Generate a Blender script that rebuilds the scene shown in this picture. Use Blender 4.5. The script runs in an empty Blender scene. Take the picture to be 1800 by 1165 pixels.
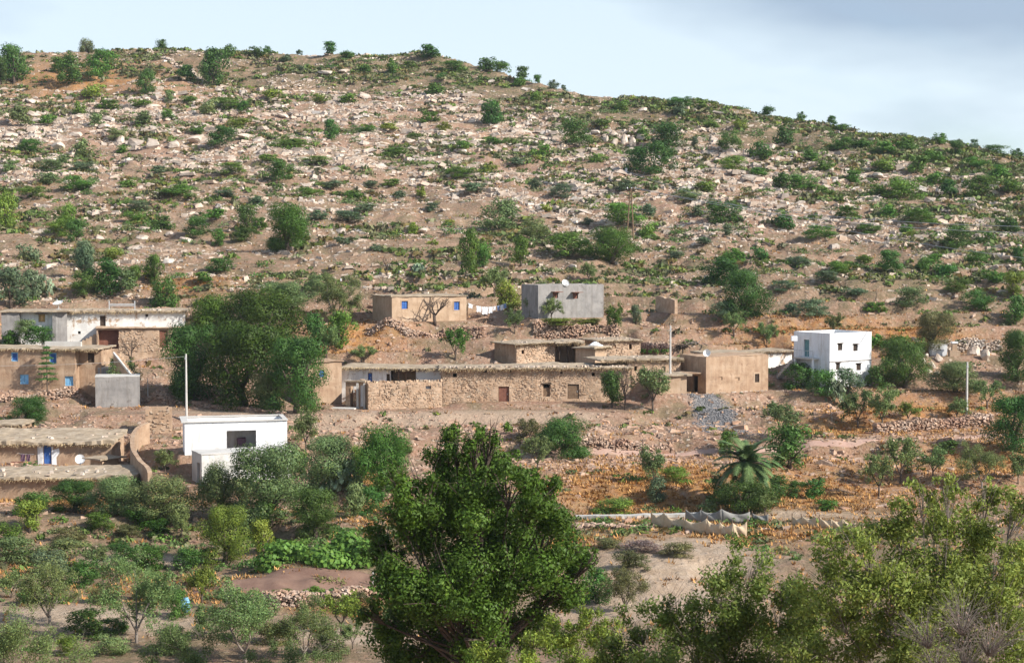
import bpy, math, random
import numpy as np
from mathutils import Matrix, Vector

# ------------------------------------------------------------------ camera, sky, sun, exposure
F = 2944.0            # focal length in pixels of the 1800 px wide photograph
HROW = 430.0          # row of the horizon
PITCH = math.atan((582.5 - HROW) / F)
SC = bpy.context.scene
COL = SC.collection
cam_d = bpy.data.cameras.new('camera')
cam_d.sensor_width = 36.0
cam_d.lens = F / 1800 * 36.0
cam_d.clip_start = 0.5
cam_d.clip_end = 9000
cam = bpy.data.objects.new('camera', cam_d)
COL.objects.link(cam)
cam.location = (0, 0, 0)
cam.rotation_euler = (math.pi / 2 - PITCH, 0, 0)
SC.camera = cam

SUN_AZ, SUN_EL = math.radians(64), math.radians(34)      # azimuth measured from behind the camera to the right
sx, sy, sz = math.sin(SUN_AZ) * math.cos(SUN_EL), -math.cos(SUN_AZ) * math.cos(SUN_EL), math.sin(SUN_EL)
sun_d = bpy.data.lights.new('sun', 'SUN')
sun_d.energy = 5.0
sun_d.angle = math.radians(0.53)
sun_d.color = (1.0, 0.945, 0.85)
sun = bpy.data.objects.new('sun', sun_d)
COL.objects.link(sun)
sun.rotation_euler = Vector((sx, sy, sz)).to_track_quat('Z', 'Y').to_euler()
sun.location = (60, -30, 80)

W = bpy.data.worlds.new('World')
SC.world = W
W.use_nodes = True
nt = W.node_tree
nt.nodes.clear()
def wn(t, **kw):
    n = nt.nodes.new(t)
    for k, v in kw.items():
        setattr(n, k, v)
    return n
sky = wn('ShaderNodeTexSky', sky_type='NISHITA', sun_disc=False, sun_elevation=SUN_EL,
         sun_rotation=math.atan2(sx, sy), altitude=900, air_density=1.0, dust_density=1.2, ozone_density=1.5)
bg1 = wn('ShaderNodeBackground')
bg1.inputs[1].default_value = 0.11
nt.links.new(sky.outputs[0], bg1.inputs[0])
tc = wn('ShaderNodeTexCoord')
sep = wn('ShaderNodeSeparateXYZ')
nt.links.new(tc.outputs['Generated'], sep.inputs[0])
# a cloud sheet: direction / (height + small) spreads it like a real layer
add = wn('ShaderNodeMath', operation='ADD'); add.inputs[1].default_value = 0.22
nt.links.new(sep.outputs[2], add.inputs[0])
mx = wn('ShaderNodeMath', operation='MAXIMUM'); mx.inputs[1].default_value = 0.05
nt.links.new(add.outputs[0], mx.inputs[0])
comb = wn('ShaderNodeCombineXYZ')
for i in range(2):
    dv = wn('ShaderNodeMath', operation='DIVIDE')
    nt.links.new(sep.outputs[i], dv.inputs[0]); nt.links.new(mx.outputs[0], dv.inputs[1])
    nt.links.new(dv.outputs[0], comb.inputs[i])
comb.inputs[2].default_value = 8.49
no = wn('ShaderNodeTexNoise'); no.inputs['Scale'].default_value = 1.3; no.inputs['Detail'].default_value = 7
no.inputs['Roughness'].default_value = 0.5; no.inputs['Distortion'].default_value = 0.5
nt.links.new(comb.outputs[0], no.inputs['Vector'])
cr = wn('ShaderNodeValToRGB')
cr.color_ramp.elements[0].position = 0.24; cr.color_ramp.elements[1].position = 0.5
nt.links.new(no.outputs[0], cr.inputs[0])
no2 = wn('ShaderNodeTexNoise'); no2.inputs['Scale'].default_value = 0.6; no2.inputs['Detail'].default_value = 5
mp = wn('ShaderNodeVectorMath', operation='ADD'); mp.inputs[1].default_value = (-18.84, -1.375, 0)
nt.links.new(comb.outputs[0], mp.inputs[0]); nt.links.new(mp.outputs[0], no2.inputs['Vector'])
cr2 = wn('ShaderNodeValToRGB')
cr2.color_ramp.elements[0].position = 0.36; cr2.color_ramp.elements[0].color = (0.42, 0.52, 0.66, 1)
cr2.color_ramp.elements[1].position = 0.50; cr2.color_ramp.elements[1].color = (0.82, 0.95, 1.04, 1)
nt.links.new(no2.outputs[0], cr2.inputs[0])
bg2 = wn('ShaderNodeBackground'); bg2.inputs[1].default_value = 0.73
nt.links.new(cr2.outputs[0], bg2.inputs[0])
mixs = wn('ShaderNodeMixShader')
# cloud cover thins towards the zenith and is thick near the horizon
mr = wn('ShaderNodeMapRange'); mr.inputs[1].default_value = 0.0; mr.inputs[2].default_value = 0.55
mr.inputs[3].default_value = 1.0; mr.inputs[4].default_value = 0.22
nt.links.new(sep.outputs[2], mr.inputs[0])
mu = wn('ShaderNodeMath', operation='MULTIPLY')
nt.links.new(cr.outputs[0], mu.inputs[0]); nt.links.new(mr.outputs[0], mu.inputs[1])
nt.links.new(mu.outputs[0], mixs.inputs[0])
nt.links.new(bg1.outputs[0], mixs.inputs[1]); nt.links.new(bg2.outputs[0], mixs.inputs[2])
wo = wn('ShaderNodeOutputWorld')
nt.links.new(mixs.outputs[0], wo.inputs[0])

SC.view_settings.view_transform = 'Standard'
SC.view_settings.look = 'None'
SC.view_settings.exposure = 0.52
SC.view_settings.gamma = 1
SC.view_settings.use_curve_mapping = False
SC.cycles.max_bounces = 5
SC.cycles.diffuse_bounces = 3
SC.cycles.transmission_bounces = 3
SC.cycles.volume_bounces = 0
SC.cycles.caustics_reflective = False
SC.cycles.caustics_refractive = False

rng = np.random.default_rng(7)

# ------------------------------------------------------------------ object helpers
def newmesh(name, verts, faces, mat=None, col=None, smooth=False, col2=None):
    """verts (N,3); faces (M,k) array of one size, or a list of such arrays."""
    me = bpy.data.meshes.new(name)
    verts = np.asarray(verts, dtype=np.float32)
    if not isinstance(faces, list) or not hasattr(faces[0], 'ndim'):
        faces = [faces]
    faces = [np.asarray(f, dtype=np.int32) for f in faces if len(f)]
    me.vertices.add(len(verts))
    me.vertices.foreach_set('co', verts.ravel())
    loops = np.concatenate([f.ravel() for f in faces])
    sizes = np.concatenate([np.full(len(f), f.shape[1], np.int32) for f in faces])
    me.loops.add(len(loops)); me.loops.foreach_set('vertex_index', loops)
    me.polygons.add(len(sizes))
    me.polygons.foreach_set('loop_start', np.concatenate([[0], np.cumsum(sizes)[:-1]]).astype(np.int32))
    me.polygons.foreach_set('use_smooth', np.full(len(sizes), bool(smooth)))
    if col is not None:
        ca = me.color_attributes.new('tint', 'FLOAT_COLOR', 'POINT')
        c4 = np.ones((len(verts), 4), np.float32); c4[:, :3] = col
        ca.data.foreach_set('color', c4.ravel())
    if col2 is not None:
        ca = me.color_attributes.new('soil', 'FLOAT_COLOR', 'POINT')
        c4 = np.ones((len(verts), 4), np.float32); c4[:, :3] = col2
        ca.data.foreach_set('color', c4.ravel())
    me.update(calc_edges=True)
    if mat:
        me.materials.append(mat)
    return me

def link(name, me, parent=None, loc=None):
    o = bpy.data.objects.new(name, me)
    COL.objects.link(o)
    if parent: o.parent = parent
    if loc is not None: o.location = loc
    return o

def tag(o, label=None, cat=None, group=None, kind=None):
    if label: o['label'] = label
    if cat: o['category'] = cat
    if group: o['group'] = group
    if kind: o['kind'] = kind
    return o

def thing(name, label, cat, loc=(0, 0, 0), rz=0, group=None):
    o = bpy.data.objects.new(name, None)
    COL.objects.link(o)
    o.location = loc; o.rotation_euler = (0, 0, rz)
    o.empty_display_size = 0.3
    return tag(o, label, cat, group)

class MB:
    """collects polygons into one mesh"""
    def __init__(s): s.v = []; s.q = []; s.t = []; s.n = 0
    def add(s, v, q=(), t=()):
        v = np.asarray(v, float).reshape(-1, 3)
        if len(q): s.q.append(np.asarray(q) + s.n)
        if len(t): s.t.append(np.asarray(t) + s.n)
        s.v.append(v); s.n += len(v)
    def box(s, x0, x1, y0, y1, z0, z1, jit=0):
        v = np.array([[x, y, z] for z in (z0, z1) for y in (y0, y1) for x in (x0, x1)], float)
        if jit: v += rng.uniform(-jit, jit, v.shape)
        s.add(v, [[0, 2, 3, 1], [4, 5, 7, 6], [0, 1, 5, 4], [2, 6, 7, 3], [0, 4, 6, 2], [1, 3, 7, 5]])
        return s
    def tube(s, pts, radii, k=6, cap=True):
        pts = np.asarray(pts, float); n = len(pts)
        radii = np.broadcast_to(np.asarray(radii, float), (n,))
        tan = np.gradient(pts, axis=0); tan /= np.linalg.norm(tan, axis=1)[:, None] + 1e-9
        ref = np.array([0.31, 0.83, 0.46])
        a = np.cross(tan, ref); a /= np.linalg.norm(a, axis=1)[:, None] + 1e-9
        b = np.cross(tan, a)
        th = np.linspace(0, 2 * np.pi, k, endpoint=False)
        ring = pts[:, None] + radii[:, None, None] * (np.cos(th)[None, :, None] * a[:, None] + np.sin(th)[None, :, None] * b[:, None])
        q = []
        for i in range(n - 1):
            for j in range(k):
                q.append([i * k + j, i * k + (j + 1) % k, (i + 1) * k + (j + 1) % k, (i + 1) * k + j])
        v = ring.reshape(-1, 3); t = []
        if cap:
            v = np.vstack([v, pts[0], pts[-1]])
            for j in range(k):
                t.append([n * k, (j + 1) % k, j]); t.append([n * k + 1, (n - 1) * k + j, (n - 1) * k + (j + 1) % k])
        s.add(v, q, t)
        return s
    def mesh(s, name, mat=None, col=None, smooth=False):
        fs = []
        if s.q: fs.append(np.concatenate(s.q))
        if s.t: fs.append(np.concatenate(s.t))
        return newmesh(name, np.concatenate(s.v), fs, mat, col, smooth)
    def build(s, name, mat, parent=None, loc=None, smooth=False):
        return link(name, s.mesh(name, mat, None, smooth), parent, loc)

# ------------------------------------------------------------------ materials
def material(name, cols, scale=1.0, rough=0.9, bump=0.3, detail=6, bscale=None, tint=False, spots=None, bdist=0.05, spec=0.2, streak=None):
    """cols: 2-4 colours over a noise ramp.  spots=(colour, scale, threshold)"""
    m = bpy.data.materials.new(name); m.use_nodes = True
    t = m.node_tree; t.nodes.clear(); L = t.links.new
    out = t.nodes.new('ShaderNodeOutputMaterial'); b = t.nodes.new('ShaderNodeBsdfPrincipled')
    L(b.outputs[0], out.inputs[0])
    tcn = t.nodes.new('ShaderNodeTexCoord')
    n = t.nodes.new('ShaderNodeTexNoise'); n.inputs['Scale'].default_value = scale; n.inputs['Detail'].default_value = detail
    n.inputs['Roughness'].default_value = 0.62
    L(tcn.outputs['Object'], n.inputs['Vector'])
    r = t.nodes.new('ShaderNodeValToRGB'); e = r.color_ramp.elements
    pos = np.linspace(0.33, 0.67, len(cols))
    e[0].position = pos[0]; e[0].color = (*cols[0], 1); e[1].position = pos[-1]; e[1].color = (*cols[-1], 1)
    for p, c in zip(pos[1:-1], cols[1:-1]):
        k = e.new(p); k.color = (*c, 1)
    L(n.outputs[0], r.inputs[0])
    c = r.outputs[0]
    if spots:
        v = t.nodes.new('ShaderNodeTexNoise'); v.inputs['Scale'].default_value = spots[1]; v.inputs['Detail'].default_value = 5
        v.inputs['Roughness'].default_value = 0.7
        L(tcn.outputs['Object'], v.inputs['Vector'])
        rr = t.nodes.new('ShaderNodeValToRGB'); rr.color_ramp.elements[0].position = spots[2]; rr.color_ramp.elements[1].position = spots[2] + 0.06
        L(v.outputs[0], rr.inputs[0])
        mxn = t.nodes.new('ShaderNodeMix'); mxn.data_type = 'RGBA'
        L(rr.outputs[0], mxn.inputs[0]); L(c, mxn.inputs[6]); mxn.inputs[7].default_value = (*spots[0], 1)
        c = mxn.outputs[2]
    if streak:
        mpn = t.nodes.new('ShaderNodeMapping'); mpn.inputs['Scale'].default_value = (1.6, 1.6, .22)
        L(tcn.outputs['Object'], mpn.inputs[0])
        v = t.nodes.new('ShaderNodeTexNoise'); v.inputs['Scale'].default_value = 1.5; v.inputs['Detail'].default_value = 6; v.inputs['Roughness'].default_value = .7
        L(mpn.outputs[0], v.inputs['Vector'])
        rr = t.nodes.new('ShaderNodeValToRGB'); rr.color_ramp.elements[0].position = .48; rr.color_ramp.elements[1].position = .72
        rr.color_ramp.elements[1].color = (.75, .75, .75, 1)
        L(v.outputs[0], rr.inputs[0])
        mxn = t.nodes.new('ShaderNodeMix'); mxn.data_type = 'RGBA'
        L(rr.outputs[0], mxn.inputs[0]); L(c, mxn.inputs[6]); mxn.inputs[7].default_value = (*streak, 1)
        c = mxn.outputs[2]
    if tint:
        a = t.nodes.new('ShaderNodeVertexColor'); a.layer_name = 'tint'
        mm = t.nodes.new('ShaderNodeMix'); mm.data_type = 'RGBA'; mm.blend_type = 'MULTIPLY'; mm.inputs[0].default_value = 1
        L(c, mm.inputs[6]); L(a.outputs[0], mm.inputs[7]); c = mm.outputs[2]
    L(c, b.inputs['Base Color'])
    b.inputs['Roughness'].default_value = rough
    b.inputs['Specular IOR Level'].default_value = spec
    if bump:
        bn = t.nodes.new('ShaderNodeTexNoise'); bn.inputs['Scale'].default_value = bscale or scale * 4; bn.inputs['Detail'].default_value = 8
        L(tcn.outputs['Object'], bn.inputs['Vector'])
        bp = t.nodes.new('ShaderNodeBump'); bp.inputs['Strength'].default_value = bump; bp.inputs['Distance'].default_value = bdist
        L(bn.outputs[0], bp.inputs['Height']); L(bp.outputs[0], b.inputs['Normal'])
    return m

def leafmat(name, col, trans=0.3, var=0.25):
    m = bpy.data.materials.new(name); m.use_nodes = True
    t = m.node_tree; t.nodes.clear(); L = t.links.new
    out = t.nodes.new('ShaderNodeOutputMaterial')
    a = t.nodes.new('ShaderNodeVertexColor'); a.layer_name = 'tint'
    oi = t.nodes.new('ShaderNodeObjectInfo')
    mrn = t.nodes.new('ShaderNodeMapRange'); mrn.inputs[3].default_value = 1 - var; mrn.inputs[4].default_value = 1 + var
    L(oi.outputs['Random'], mrn.inputs[0])
    mm = t.nodes.new('ShaderNodeMix'); mm.data_type = 'RGBA'; mm.blend_type = 'MULTIPLY'; mm.inputs[0].default_value = 1
    mm.inputs[6].default_value = (*col, 1); L(a.outputs[0], mm.inputs[7])
    hs = t.nodes.new('ShaderNodeHueSaturation'); L(mm.outputs[2], hs.inputs['Color']); L(mrn.outputs[0], hs.inputs['Value'])
    mr2 = t.nodes.new('ShaderNodeMapRange'); mr2.inputs[3].default_value = 0.475; mr2.inputs[4].default_value = 0.52
    fr = t.nodes.new('ShaderNodeMath'); fr.operation = 'FRACT'
    m7 = t.nodes.new('ShaderNodeMath'); m7.operation = 'MULTIPLY'; m7.inputs[1].default_value = 7.31
    L(oi.outputs['Random'], m7.inputs[0]); L(m7.outputs[0], fr.inputs[0]); L(fr.outputs[0], mr2.inputs[0])
    L(mr2.outputs[0], hs.inputs['Hue'])
    d = t.nodes.new('ShaderNodeBsdfPrincipled'); d.inputs['Roughness'].default_value = 0.55; d.inputs['Specular IOR Level'].default_value = 0.25
    L(hs.outputs[0], d.inputs['Base Color'])
    tr = t.nodes.new('ShaderNodeBsdfTranslucent'); L(hs.outputs[0], tr.inputs[0])
    mi = t.nodes.new('ShaderNodeMixShader'); mi.inputs[0].default_value = trans
    L(d.outputs[0], mi.inputs[1]); L(tr.outputs[0], mi.inputs[2]); L(mi.outputs[0], out.inputs[0])
    return m

M = {}
M['mud'] = material('mud_plaster', [(.32, .205, .135), (.42, .29, .195), (.48, .35, .25)], 0.9, bump=0.5, bscale=6, spots=((.24, .15, .10), 1.7, .60), streak=(.25, .165, .11))
M['mud_light'] = material('pale_mud_plaster', [(.38, .26, .17), (.47, .34, .235), (.52, .39, .28)], 0.7, bump=0.35, bscale=5, spots=((.32, .21, .14), 1.3, .62), streak=(.33, .225, .15))
M['stonewall'] = material('stone_and_mud_wall', [(.36, .24, .16), (.46, .325, .225), (.53, .39, .285)], 1.4, bump=0.6, bscale=5, bdist=.06)
M['wallstone'] = material('wall_stones', [(.36, .24, .16), (.46, .33, .23), (.54, .42, .31)], 1.1, bump=0.5, bscale=9, tint=True)
M['white'] = material('whitewash', [(.66, .66, .64), (.80, .80, .79), (.84, .84, .83)], 0.8, bump=0.2, bscale=8, spots=((.50, .44, .37), 0.8, .60), streak=(.45, .39, .32))
M['white_peel'] = material('peeling_whitewash', [(.70, .68, .65), (.74, .72, .69)], 1.2, bump=0.4, bscale=6, spots=((.42, .30, .21), 0.8, .54))
M['white_clean'] = material('white_paint', [(.70, .71, .73), (.79, .80, .82), (.83, .84, .86)], 0.6, bump=0.2, bscale=4, spots=((.60, .58, .55), 0.55, .63), streak=(.52, .48, .43))
M['concrete'] = material('grey_render', [(.21, .20, .195), (.29, .275, .265), (.34, .32, .305)], 0.8, bump=0.3, bscale=7, spots=((.19, .175, .165), 0.9, .60), streak=(.17, .15, .135))
M['pale_conc'] = material('pale_concrete', [(.48, .46, .43), (.58, .56, .53)], 0.9, bump=0.3, bscale=7)
M['roof'] = material('earth_roof', [(.26, .20, .14), (.36, .285, .205), (.45, .37, .28)], 1.2, bump=0.7, bscale=5)
M['brush'] = material('brushwood', [(.25, .17, .09), (.40, .30, .18), (.50, .41, .26)], 3, bump=0)
M['blue'] = material('blue_paint', [(.035, .10, .34), (.06, .16, .45)], 3, bump=0.1, rough=.6)
M['lightblue'] = material('pale_blue_paint', [(.20, .46, .72), (.28, .55, .80)], 3, bump=0.1, rough=.6)
M['teal'] = material('teal_paint', [(.10, .22, .24), (.16, .30, .32)], 3, bump=0.1, rough=.6)
M['redwood'] = material('red_brown_door', [(.16, .065, .045), (.24, .11, .075)], 3, bump=0.2, rough=.7)
M['wood'] = material('weathered_wood', [(.14, .09, .06), (.24, .16, .10)], 4, bump=0.3)
M['darkwood'] = material('dark_timber', [(.05, .035, .025), (.09, .065, .05)], 4, bump=0.3)
M['bark'] = material('bark', [(.07, .05, .04), (.13, .10, .08)], 5, bump=0.6)
M['palebark'] = material('pale_bark', [(.16, .13, .11), (.27, .23, .20)], 5, bump=0.4)
M['metal'] = material('galvanised_metal', [(.45, .46, .47), (.55, .56, .57)], 3, bump=0, rough=.4)
M['dish'] = material('dish_enamel', [(.72, .72, .72), (.80, .80, .80)], 2, bump=0, rough=.5)
M['pole'] = material('concrete_pole', [(.50, .48, .45), (.62, .60, .57)], 2, bump=0.2)
M['cloth_white'] = material('white_cloth', [(.78, .79, .82), (.84, .85, .88)], 5, bump=0.1)
M['cloth_blue'] = material('blue_cloth', [(.20, .30, .55), (.30, .42, .66)], 5, bump=0.1)
M['cloth_dark'] = material('dark_cloth', [(.10, .06, .09), (.18, .10, .14)], 5, bump=0.1)
M['cream'] = material('cream_sacking', [(.50, .38, .25), (.62, .49, .34)], 2, bump=0.3, bscale=9)
M['net'] = material('grey_netting', [(.20, .19, .18), (.30, .29, .27)], 2, bump=0.3, bscale=9)
M['rock'] = material('limestone', [(.35, .265, .205), (.49, .395, .32), (.62, .54, .465)], 0.35, bump=0.8, bscale=3, tint=True, bdist=.1)
M['redrock'] = material('reddish_stone', [(.30, .18, .13), (.42, .28, .20), (.50, .38, .30)], 0.5, bump=0.7, bscale=4, tint=True, bdist=.1)
M['gravel'] = material('grey_gravel', [(.17, .165, .17), (.25, .245, .25)], 3, bump=0.8, bscale=14)
M['orange'] = material('dry_orange_grass', [(.40, .19, .06), (.50, .30, .12)], 0.4, bump=0, tint=True)
M['straw'] = material('straw_grass', [(.40, .30, .16), (.50, .40, .25)], 0.4, bump=0, tint=True)
M['canal'] = material('canal_concrete', [(.42, .40, .37), (.52, .50, .46)], 2, bump=0.3)
M['path'] = material('dirt_path', [(.40, .25, .20), (.48, .33, .26)], 0.6, bump=0.6, bscale=5)
LEAF = {
    'd': leafmat('dark_green_leaves', (.066, .148, .030)),
    'g': leafmat('green_leaves', (.10, .20, .032)),
    'o': leafmat('olive_leaves', (.14, .20, .075), .25),
    'b': leafmat('blue_green_leaves', (.10, .155, .082), .25),
    'y': leafmat('yellow_green_leaves', (.18, .25, .04)),
    's': leafmat('almond_leaves', (.155, .225, .08), .35),
    'k': leafmat('grey_scrub', (.16, .17, .085), .2),
    'v': leafmat('vine_leaves', (.13, .32, .06), .35),
    'c': leafmat('cactus_pads', (.24, .32, .20), .05),
    'p': leafmat('palm_fronds', (.11, .18, .065), .2),
    'w': leafmat('dry_twigs', (.20, .16, .14), .1),
    'n': leafmat('big_tree_leaves', (.058, .130, .018), .32),
    'f': leafmat('near_almond_leaves', (.165, .24, .055), .42),
}

# ------------------------------------------------------------------ noise and terrain
_P = np.random.default_rng(3).random(65536)
def vnoise(x, y, seed=0):
    xi = np.floor(x).astype(np.int64); yi = np.floor(y).astype(np.int64)
    fx = x - xi; fy = y - yi
    fx = fx * fx * (3 - 2 * fx); fy = fy * fy * (3 - 2 * fy)
    def h(a, b): return _P[((a * 73856093) ^ (b * 19349663) ^ (seed * 83492791)) & 65535]
    return (h(xi, yi) * (1 - fx) + h(xi + 1, yi) * fx) * (1 - fy) + (h(xi, yi + 1) * (1 - fx) + h(xi + 1, yi + 1) * fx) * fy - 0.5
def fbm(x, y, seed=0, o=4):
    r = 0; a = 1.0
    for i in range(o):
        r = r + a * vnoise(x * 2 ** i, y * 2 ** i, seed + i); a *= 0.5
    return r
def sstep(a, b, x):
    t = np.clip((x - a) / (b - a), 0, 1); return t * t * (3 - 2 * t)

ROWS = np.array([1166, 1040, 960, 870, 830, 760, 720, 700, 640, 570, 500, 430, 350, 270, 180, 100, 20, -60.])
DEPS = np.array([94, 112, 126, 145, 155, 172, 183, 188, 200, 214, 235, 262, 300, 345, 400, 455, 520, 600.])
SKPX = np.array([-400, 0, 150, 280, 450, 740, 850, 1000, 1170, 1280, 1400, 1600, 1800, 2300.])
SKRO = np.array([150, 104, 88, 83, 90, 97, 116, 156, 176, 186, 206, 238, 270, 330.]) - 5
def row2s(row, px=900.):
    yc = -(row - 582.5) / F
    return (yc * math.cos(PITCH) - math.sin(PITCH)) / (math.cos(PITCH) + yc * math.sin(PITCH))
def pix2us(px, row):
    yc = -(row - 582.5) / F; dy = math.cos(PITCH) + yc * math.sin(PITCH)
    return (px - 900) / F / dy, row2s(row)
PADS = []      # x0,x1,y0,y1,z
def base_z(c, D):
    row = np.interp(D, DEPS, ROWS)
    zb = row2s(row) * D
    zb = np.where(D > 600, row2s(-60.) * 600 + (D - 600) * 0.05, zb)
    rs = np.interp(c, SKPX, SKRO)
    Dr = np.interp(-rs, -ROWS, DEPS); zr = row2s(rs) * Dr
    zk = zr - 0.16 * (D - Dr)
    k = 1.6
    zz = np.minimum(zb, zk) - k * np.log1p(np.exp(-np.abs(zb - zk) / k))
    return zz
def near_z(y):
    return np.interp(y, [-300, 4, 12, 35, 60, 94], [-1.8, -1.8, -4.0, -11.5, -17.5, row2s(1166.) * 94])
def height(x, y, pads=True):
    x = np.asarray(x, float); y = np.asarray(y, float)
    D = np.maximum(y, 1e-3)
    c = 900 + F * x / np.maximum(D, 94)
    z = np.where(y >= 94, base_z(c, np.maximum(D, 94)), near_z(y))
    w1 = sstep(94, 110, y)
    hill = sstep(215, 260, y)
    z = z + w1 * (fbm(x / 22, y / 22, 1) * (0.5 + 1.5 * hill) + fbm(x / 5, y / 5, 9, 3) * (0.25 + 0.55 * hill))
    # terraces
    st = 1.5
    zt = z + fbm(x / 30, y / 30, 20) * 1.2
    fr = zt / st - np.floor(zt / st)
    saw = (sstep(0.62, 0.98, fr) - fr) * st
    z = z + saw * w1 * (0.85 * (1 - sstep(222, 262, y)) + 0.22)
    # rock ledges on the hill
    st = 2.3
    zt = z + fbm(x / 18, y / 18, 31) * 3.0
    fr = zt / st - np.floor(zt / st)
    z = z + (sstep(0.55, 0.9, fr) - fr) * st * hill * 0.34
    z = z + w1 * fbm(x / 1.4, y / 1.4, 40, 2) * 0.16 * (0.5 + hill)
    cr_ = 900 + F * x / np.maximum(D, 94)
    z = z + .07 * np.sin(y * 4.2 + x * .5) * sstep(1085, 1120, cr_) * (1 - sstep(1330, 1380, cr_)) * sstep(111, 113, y) * (1 - sstep(124, 126, y))
    if pads:
        for (cx, cy, hl, hw, ang, zp, fall) in PADS:
            ca, sa = math.cos(ang), math.sin(ang)
            lx = (x - cx) * ca + (y - cy) * sa; ly = -(x - cx) * sa + (y - cy) * ca
            d = np.hypot(np.maximum(np.abs(lx) - hl, 0), np.maximum(np.abs(ly) - hw, 0))
            m = 1 - sstep(0, fall, d)
            z = z * (1 - m) + zp * m
    return z
def hit(px, row):
    """first ground point behind a pixel"""
    u, s = pix2us(px, row)
    D = np.arange(94, 640, 0.35)
    d = height(u * D, D) - s * D
    i = np.argmax(d > 0)
    if d[i] <= 0: i = np.argmax(d)
    if i > 0 and d[i] > 0:
        t = d[i] / (d[i] - d[i - 1] + 1e-9); Dh = D[i] - t * 0.35
    else: Dh = D[i]
    return np.array([u * Dh, Dh, float(height(u * Dh, Dh))])
def at(px, row, D):
    u, s = pix2us(px, row)
    return np.array([u * D, D, s * D])
def D_of(row): return float(np.interp(-row, -ROWS, DEPS))

# ------------------------------------------------------------------ buildings
class House:
    def __init__(s, name, label, px0, px1, rbase, rtop, D0, D1, depth, cat='house', group=None, pad=2.5, parent=None, padz=0):
        a, b = at(px0, rbase, D0), at(px1, rbase, D1)
        s.ang = math.atan2(b[1] - a[1], b[0] - a[0]); s.L = math.hypot(b[0] - a[0], b[1] - a[1])
        s.z0 = a[2]; s.D0 = D0; s.x0 = a[0]; s.H = at(px0, rtop, D0)[2] - a[2]; s.depth = depth
        s.root = thing(name, label, cat, tuple(a), s.ang, group) if parent is None else None
        if pad:
            cx, cy = s.pt(s.L / 2, depth / 2)
            PADS.append((cx, cy, s.L / 2 + .5, depth / 2 + .5, s.ang, s.z0 + padz, pad))
    def pt(s, lx, ly):
        return s.x0 + lx * math.cos(s.ang) - ly * math.sin(s.ang), s.D0 + lx * math.sin(s.ang) + ly * math.cos(s.ang)
    def U(s, px, y=0):
        u = pix2us(px, 600)[0]
        X0, Y0 = s.pt(0, y)
        return (u * Y0 - X0) / (math.cos(s.ang) - u * math.sin(s.ang))
    def Z(s, px, row, y=0):
        X, Y = s.pt(s.U(px, y), y)
        return row2s(row) * Y - s.z0
    def op(s, pa, pb, rt, rb, y=0):
        return (s.U(pa, y), s.U(pb, y), s.Z(pa, rb, y), s.Z(pa, rt, y))

def wall_mesh(name, a, b, z0, z1, mat, th=.35, ops=(), rough=.03, top=None, cell=.7):
    """wall from a to b (local xy), thickness to the left of a->b (inwards), with real openings"""
    a = np.array(a, float); b = np.array(b, float)
    L = np.linalg.norm(b - a); d = (b - a) / L; nrm = np.array([-d[1], d[0]])
    def axis(lo, hi, cuts):
        c = sorted({lo, hi, *[min(max(k, lo), hi) for k in cuts]}); out = [c[0]]
        for p, q in zip(c[:-1], c[1:]):
            if q - p < 1e-4: continue
            n = max(1, int(round((q - p) / cell)))
            out += [p + (q - p) * i / n for i in range(1, n + 1)]
        return np.array(out)
    us = axis(0, L, [o[0] for o in ops] + [o[1] for o in ops]); vs = axis(z0, z1, [o[2] for o in ops] + [o[3] for o in ops])
    nu, nv = len(us), len(vs)
    UU, VV = np.meshgrid(us, vs, indexing='ij')
    X0 = a[0] + UU * d[0]; Y0 = a[1] + UU * d[1]
    s0 = rng.integers(0, 999)
    n1 = (vnoise(UU * 1.3 + s0, VV * 1.3) * 2) * rough * 1.6
    inner = (UU > 1e-6) & (UU < L - 1e-6)
    topj = np.where(VV > z1 - 1e-6, vnoise(UU * 1.1 + s0, VV + 7.7) * rough * 4, 0)
    if top is not None: topj = topj + np.where(VV > z1 - 1e-6, top(UU / L), 0)
    n1 = n1 * inner
    F0 = np.stack([X0 - nrm[0] * n1, Y0 - nrm[1] * n1, VV + topj], -1).reshape(-1, 3)
    B0 = np.stack([X0 + nrm[0] * th, Y0 + nrm[1] * th, VV + topj], -1).reshape(-1, 3)
    idx = np.arange(nu * nv).reshape(nu, nv); N = nu * nv
    q = []
    solid = np.ones((nu - 1, nv - 1), bool)
    for i in range(nu - 1):
        for j in range(nv - 1):
            um, vm = (us[i] + us[i + 1]) / 2, (vs[j] + vs[j + 1]) / 2
            for o in ops:
                if o[0] < um < o[1] and o[2] < vm < o[3]: solid[i, j] = False
    for i in range(nu - 1):
        for j in range(nv - 1):
            if not solid[i, j]: continue
            A, Bq, C, Dq = idx[i, j], idx[i + 1, j], idx[i + 1, j + 1], idx[i, j + 1]
            q.append([A, Bq, C, Dq]); q.append([A + N, Dq + N, C + N, Bq + N])
            if i == 0 or not solid[i - 1, j]: q.append([A, Dq, Dq + N, A + N])
            if i == nu - 2 or not solid[i + 1, j]: q.append([Bq, Bq + N, C + N, C])
            if j == 0 or not solid[i, j - 1]: q.append([A, A + N, Bq + N, Bq])
            if j == nv - 2 or not solid[i, j + 1]: q.append([Dq, C, C + N, Dq + N])
    return newmesh(name, np.vstack([F0, B0]), np.array(q), mat)

def wall(h, a, b, z0, z1, mat, th=.35, ops=(), rough=.03, top=None, name='wall'):
    return link(name, wall_mesh(name, a, b, z0, z1, mat, th, ops, rough, top), h.root)

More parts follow.
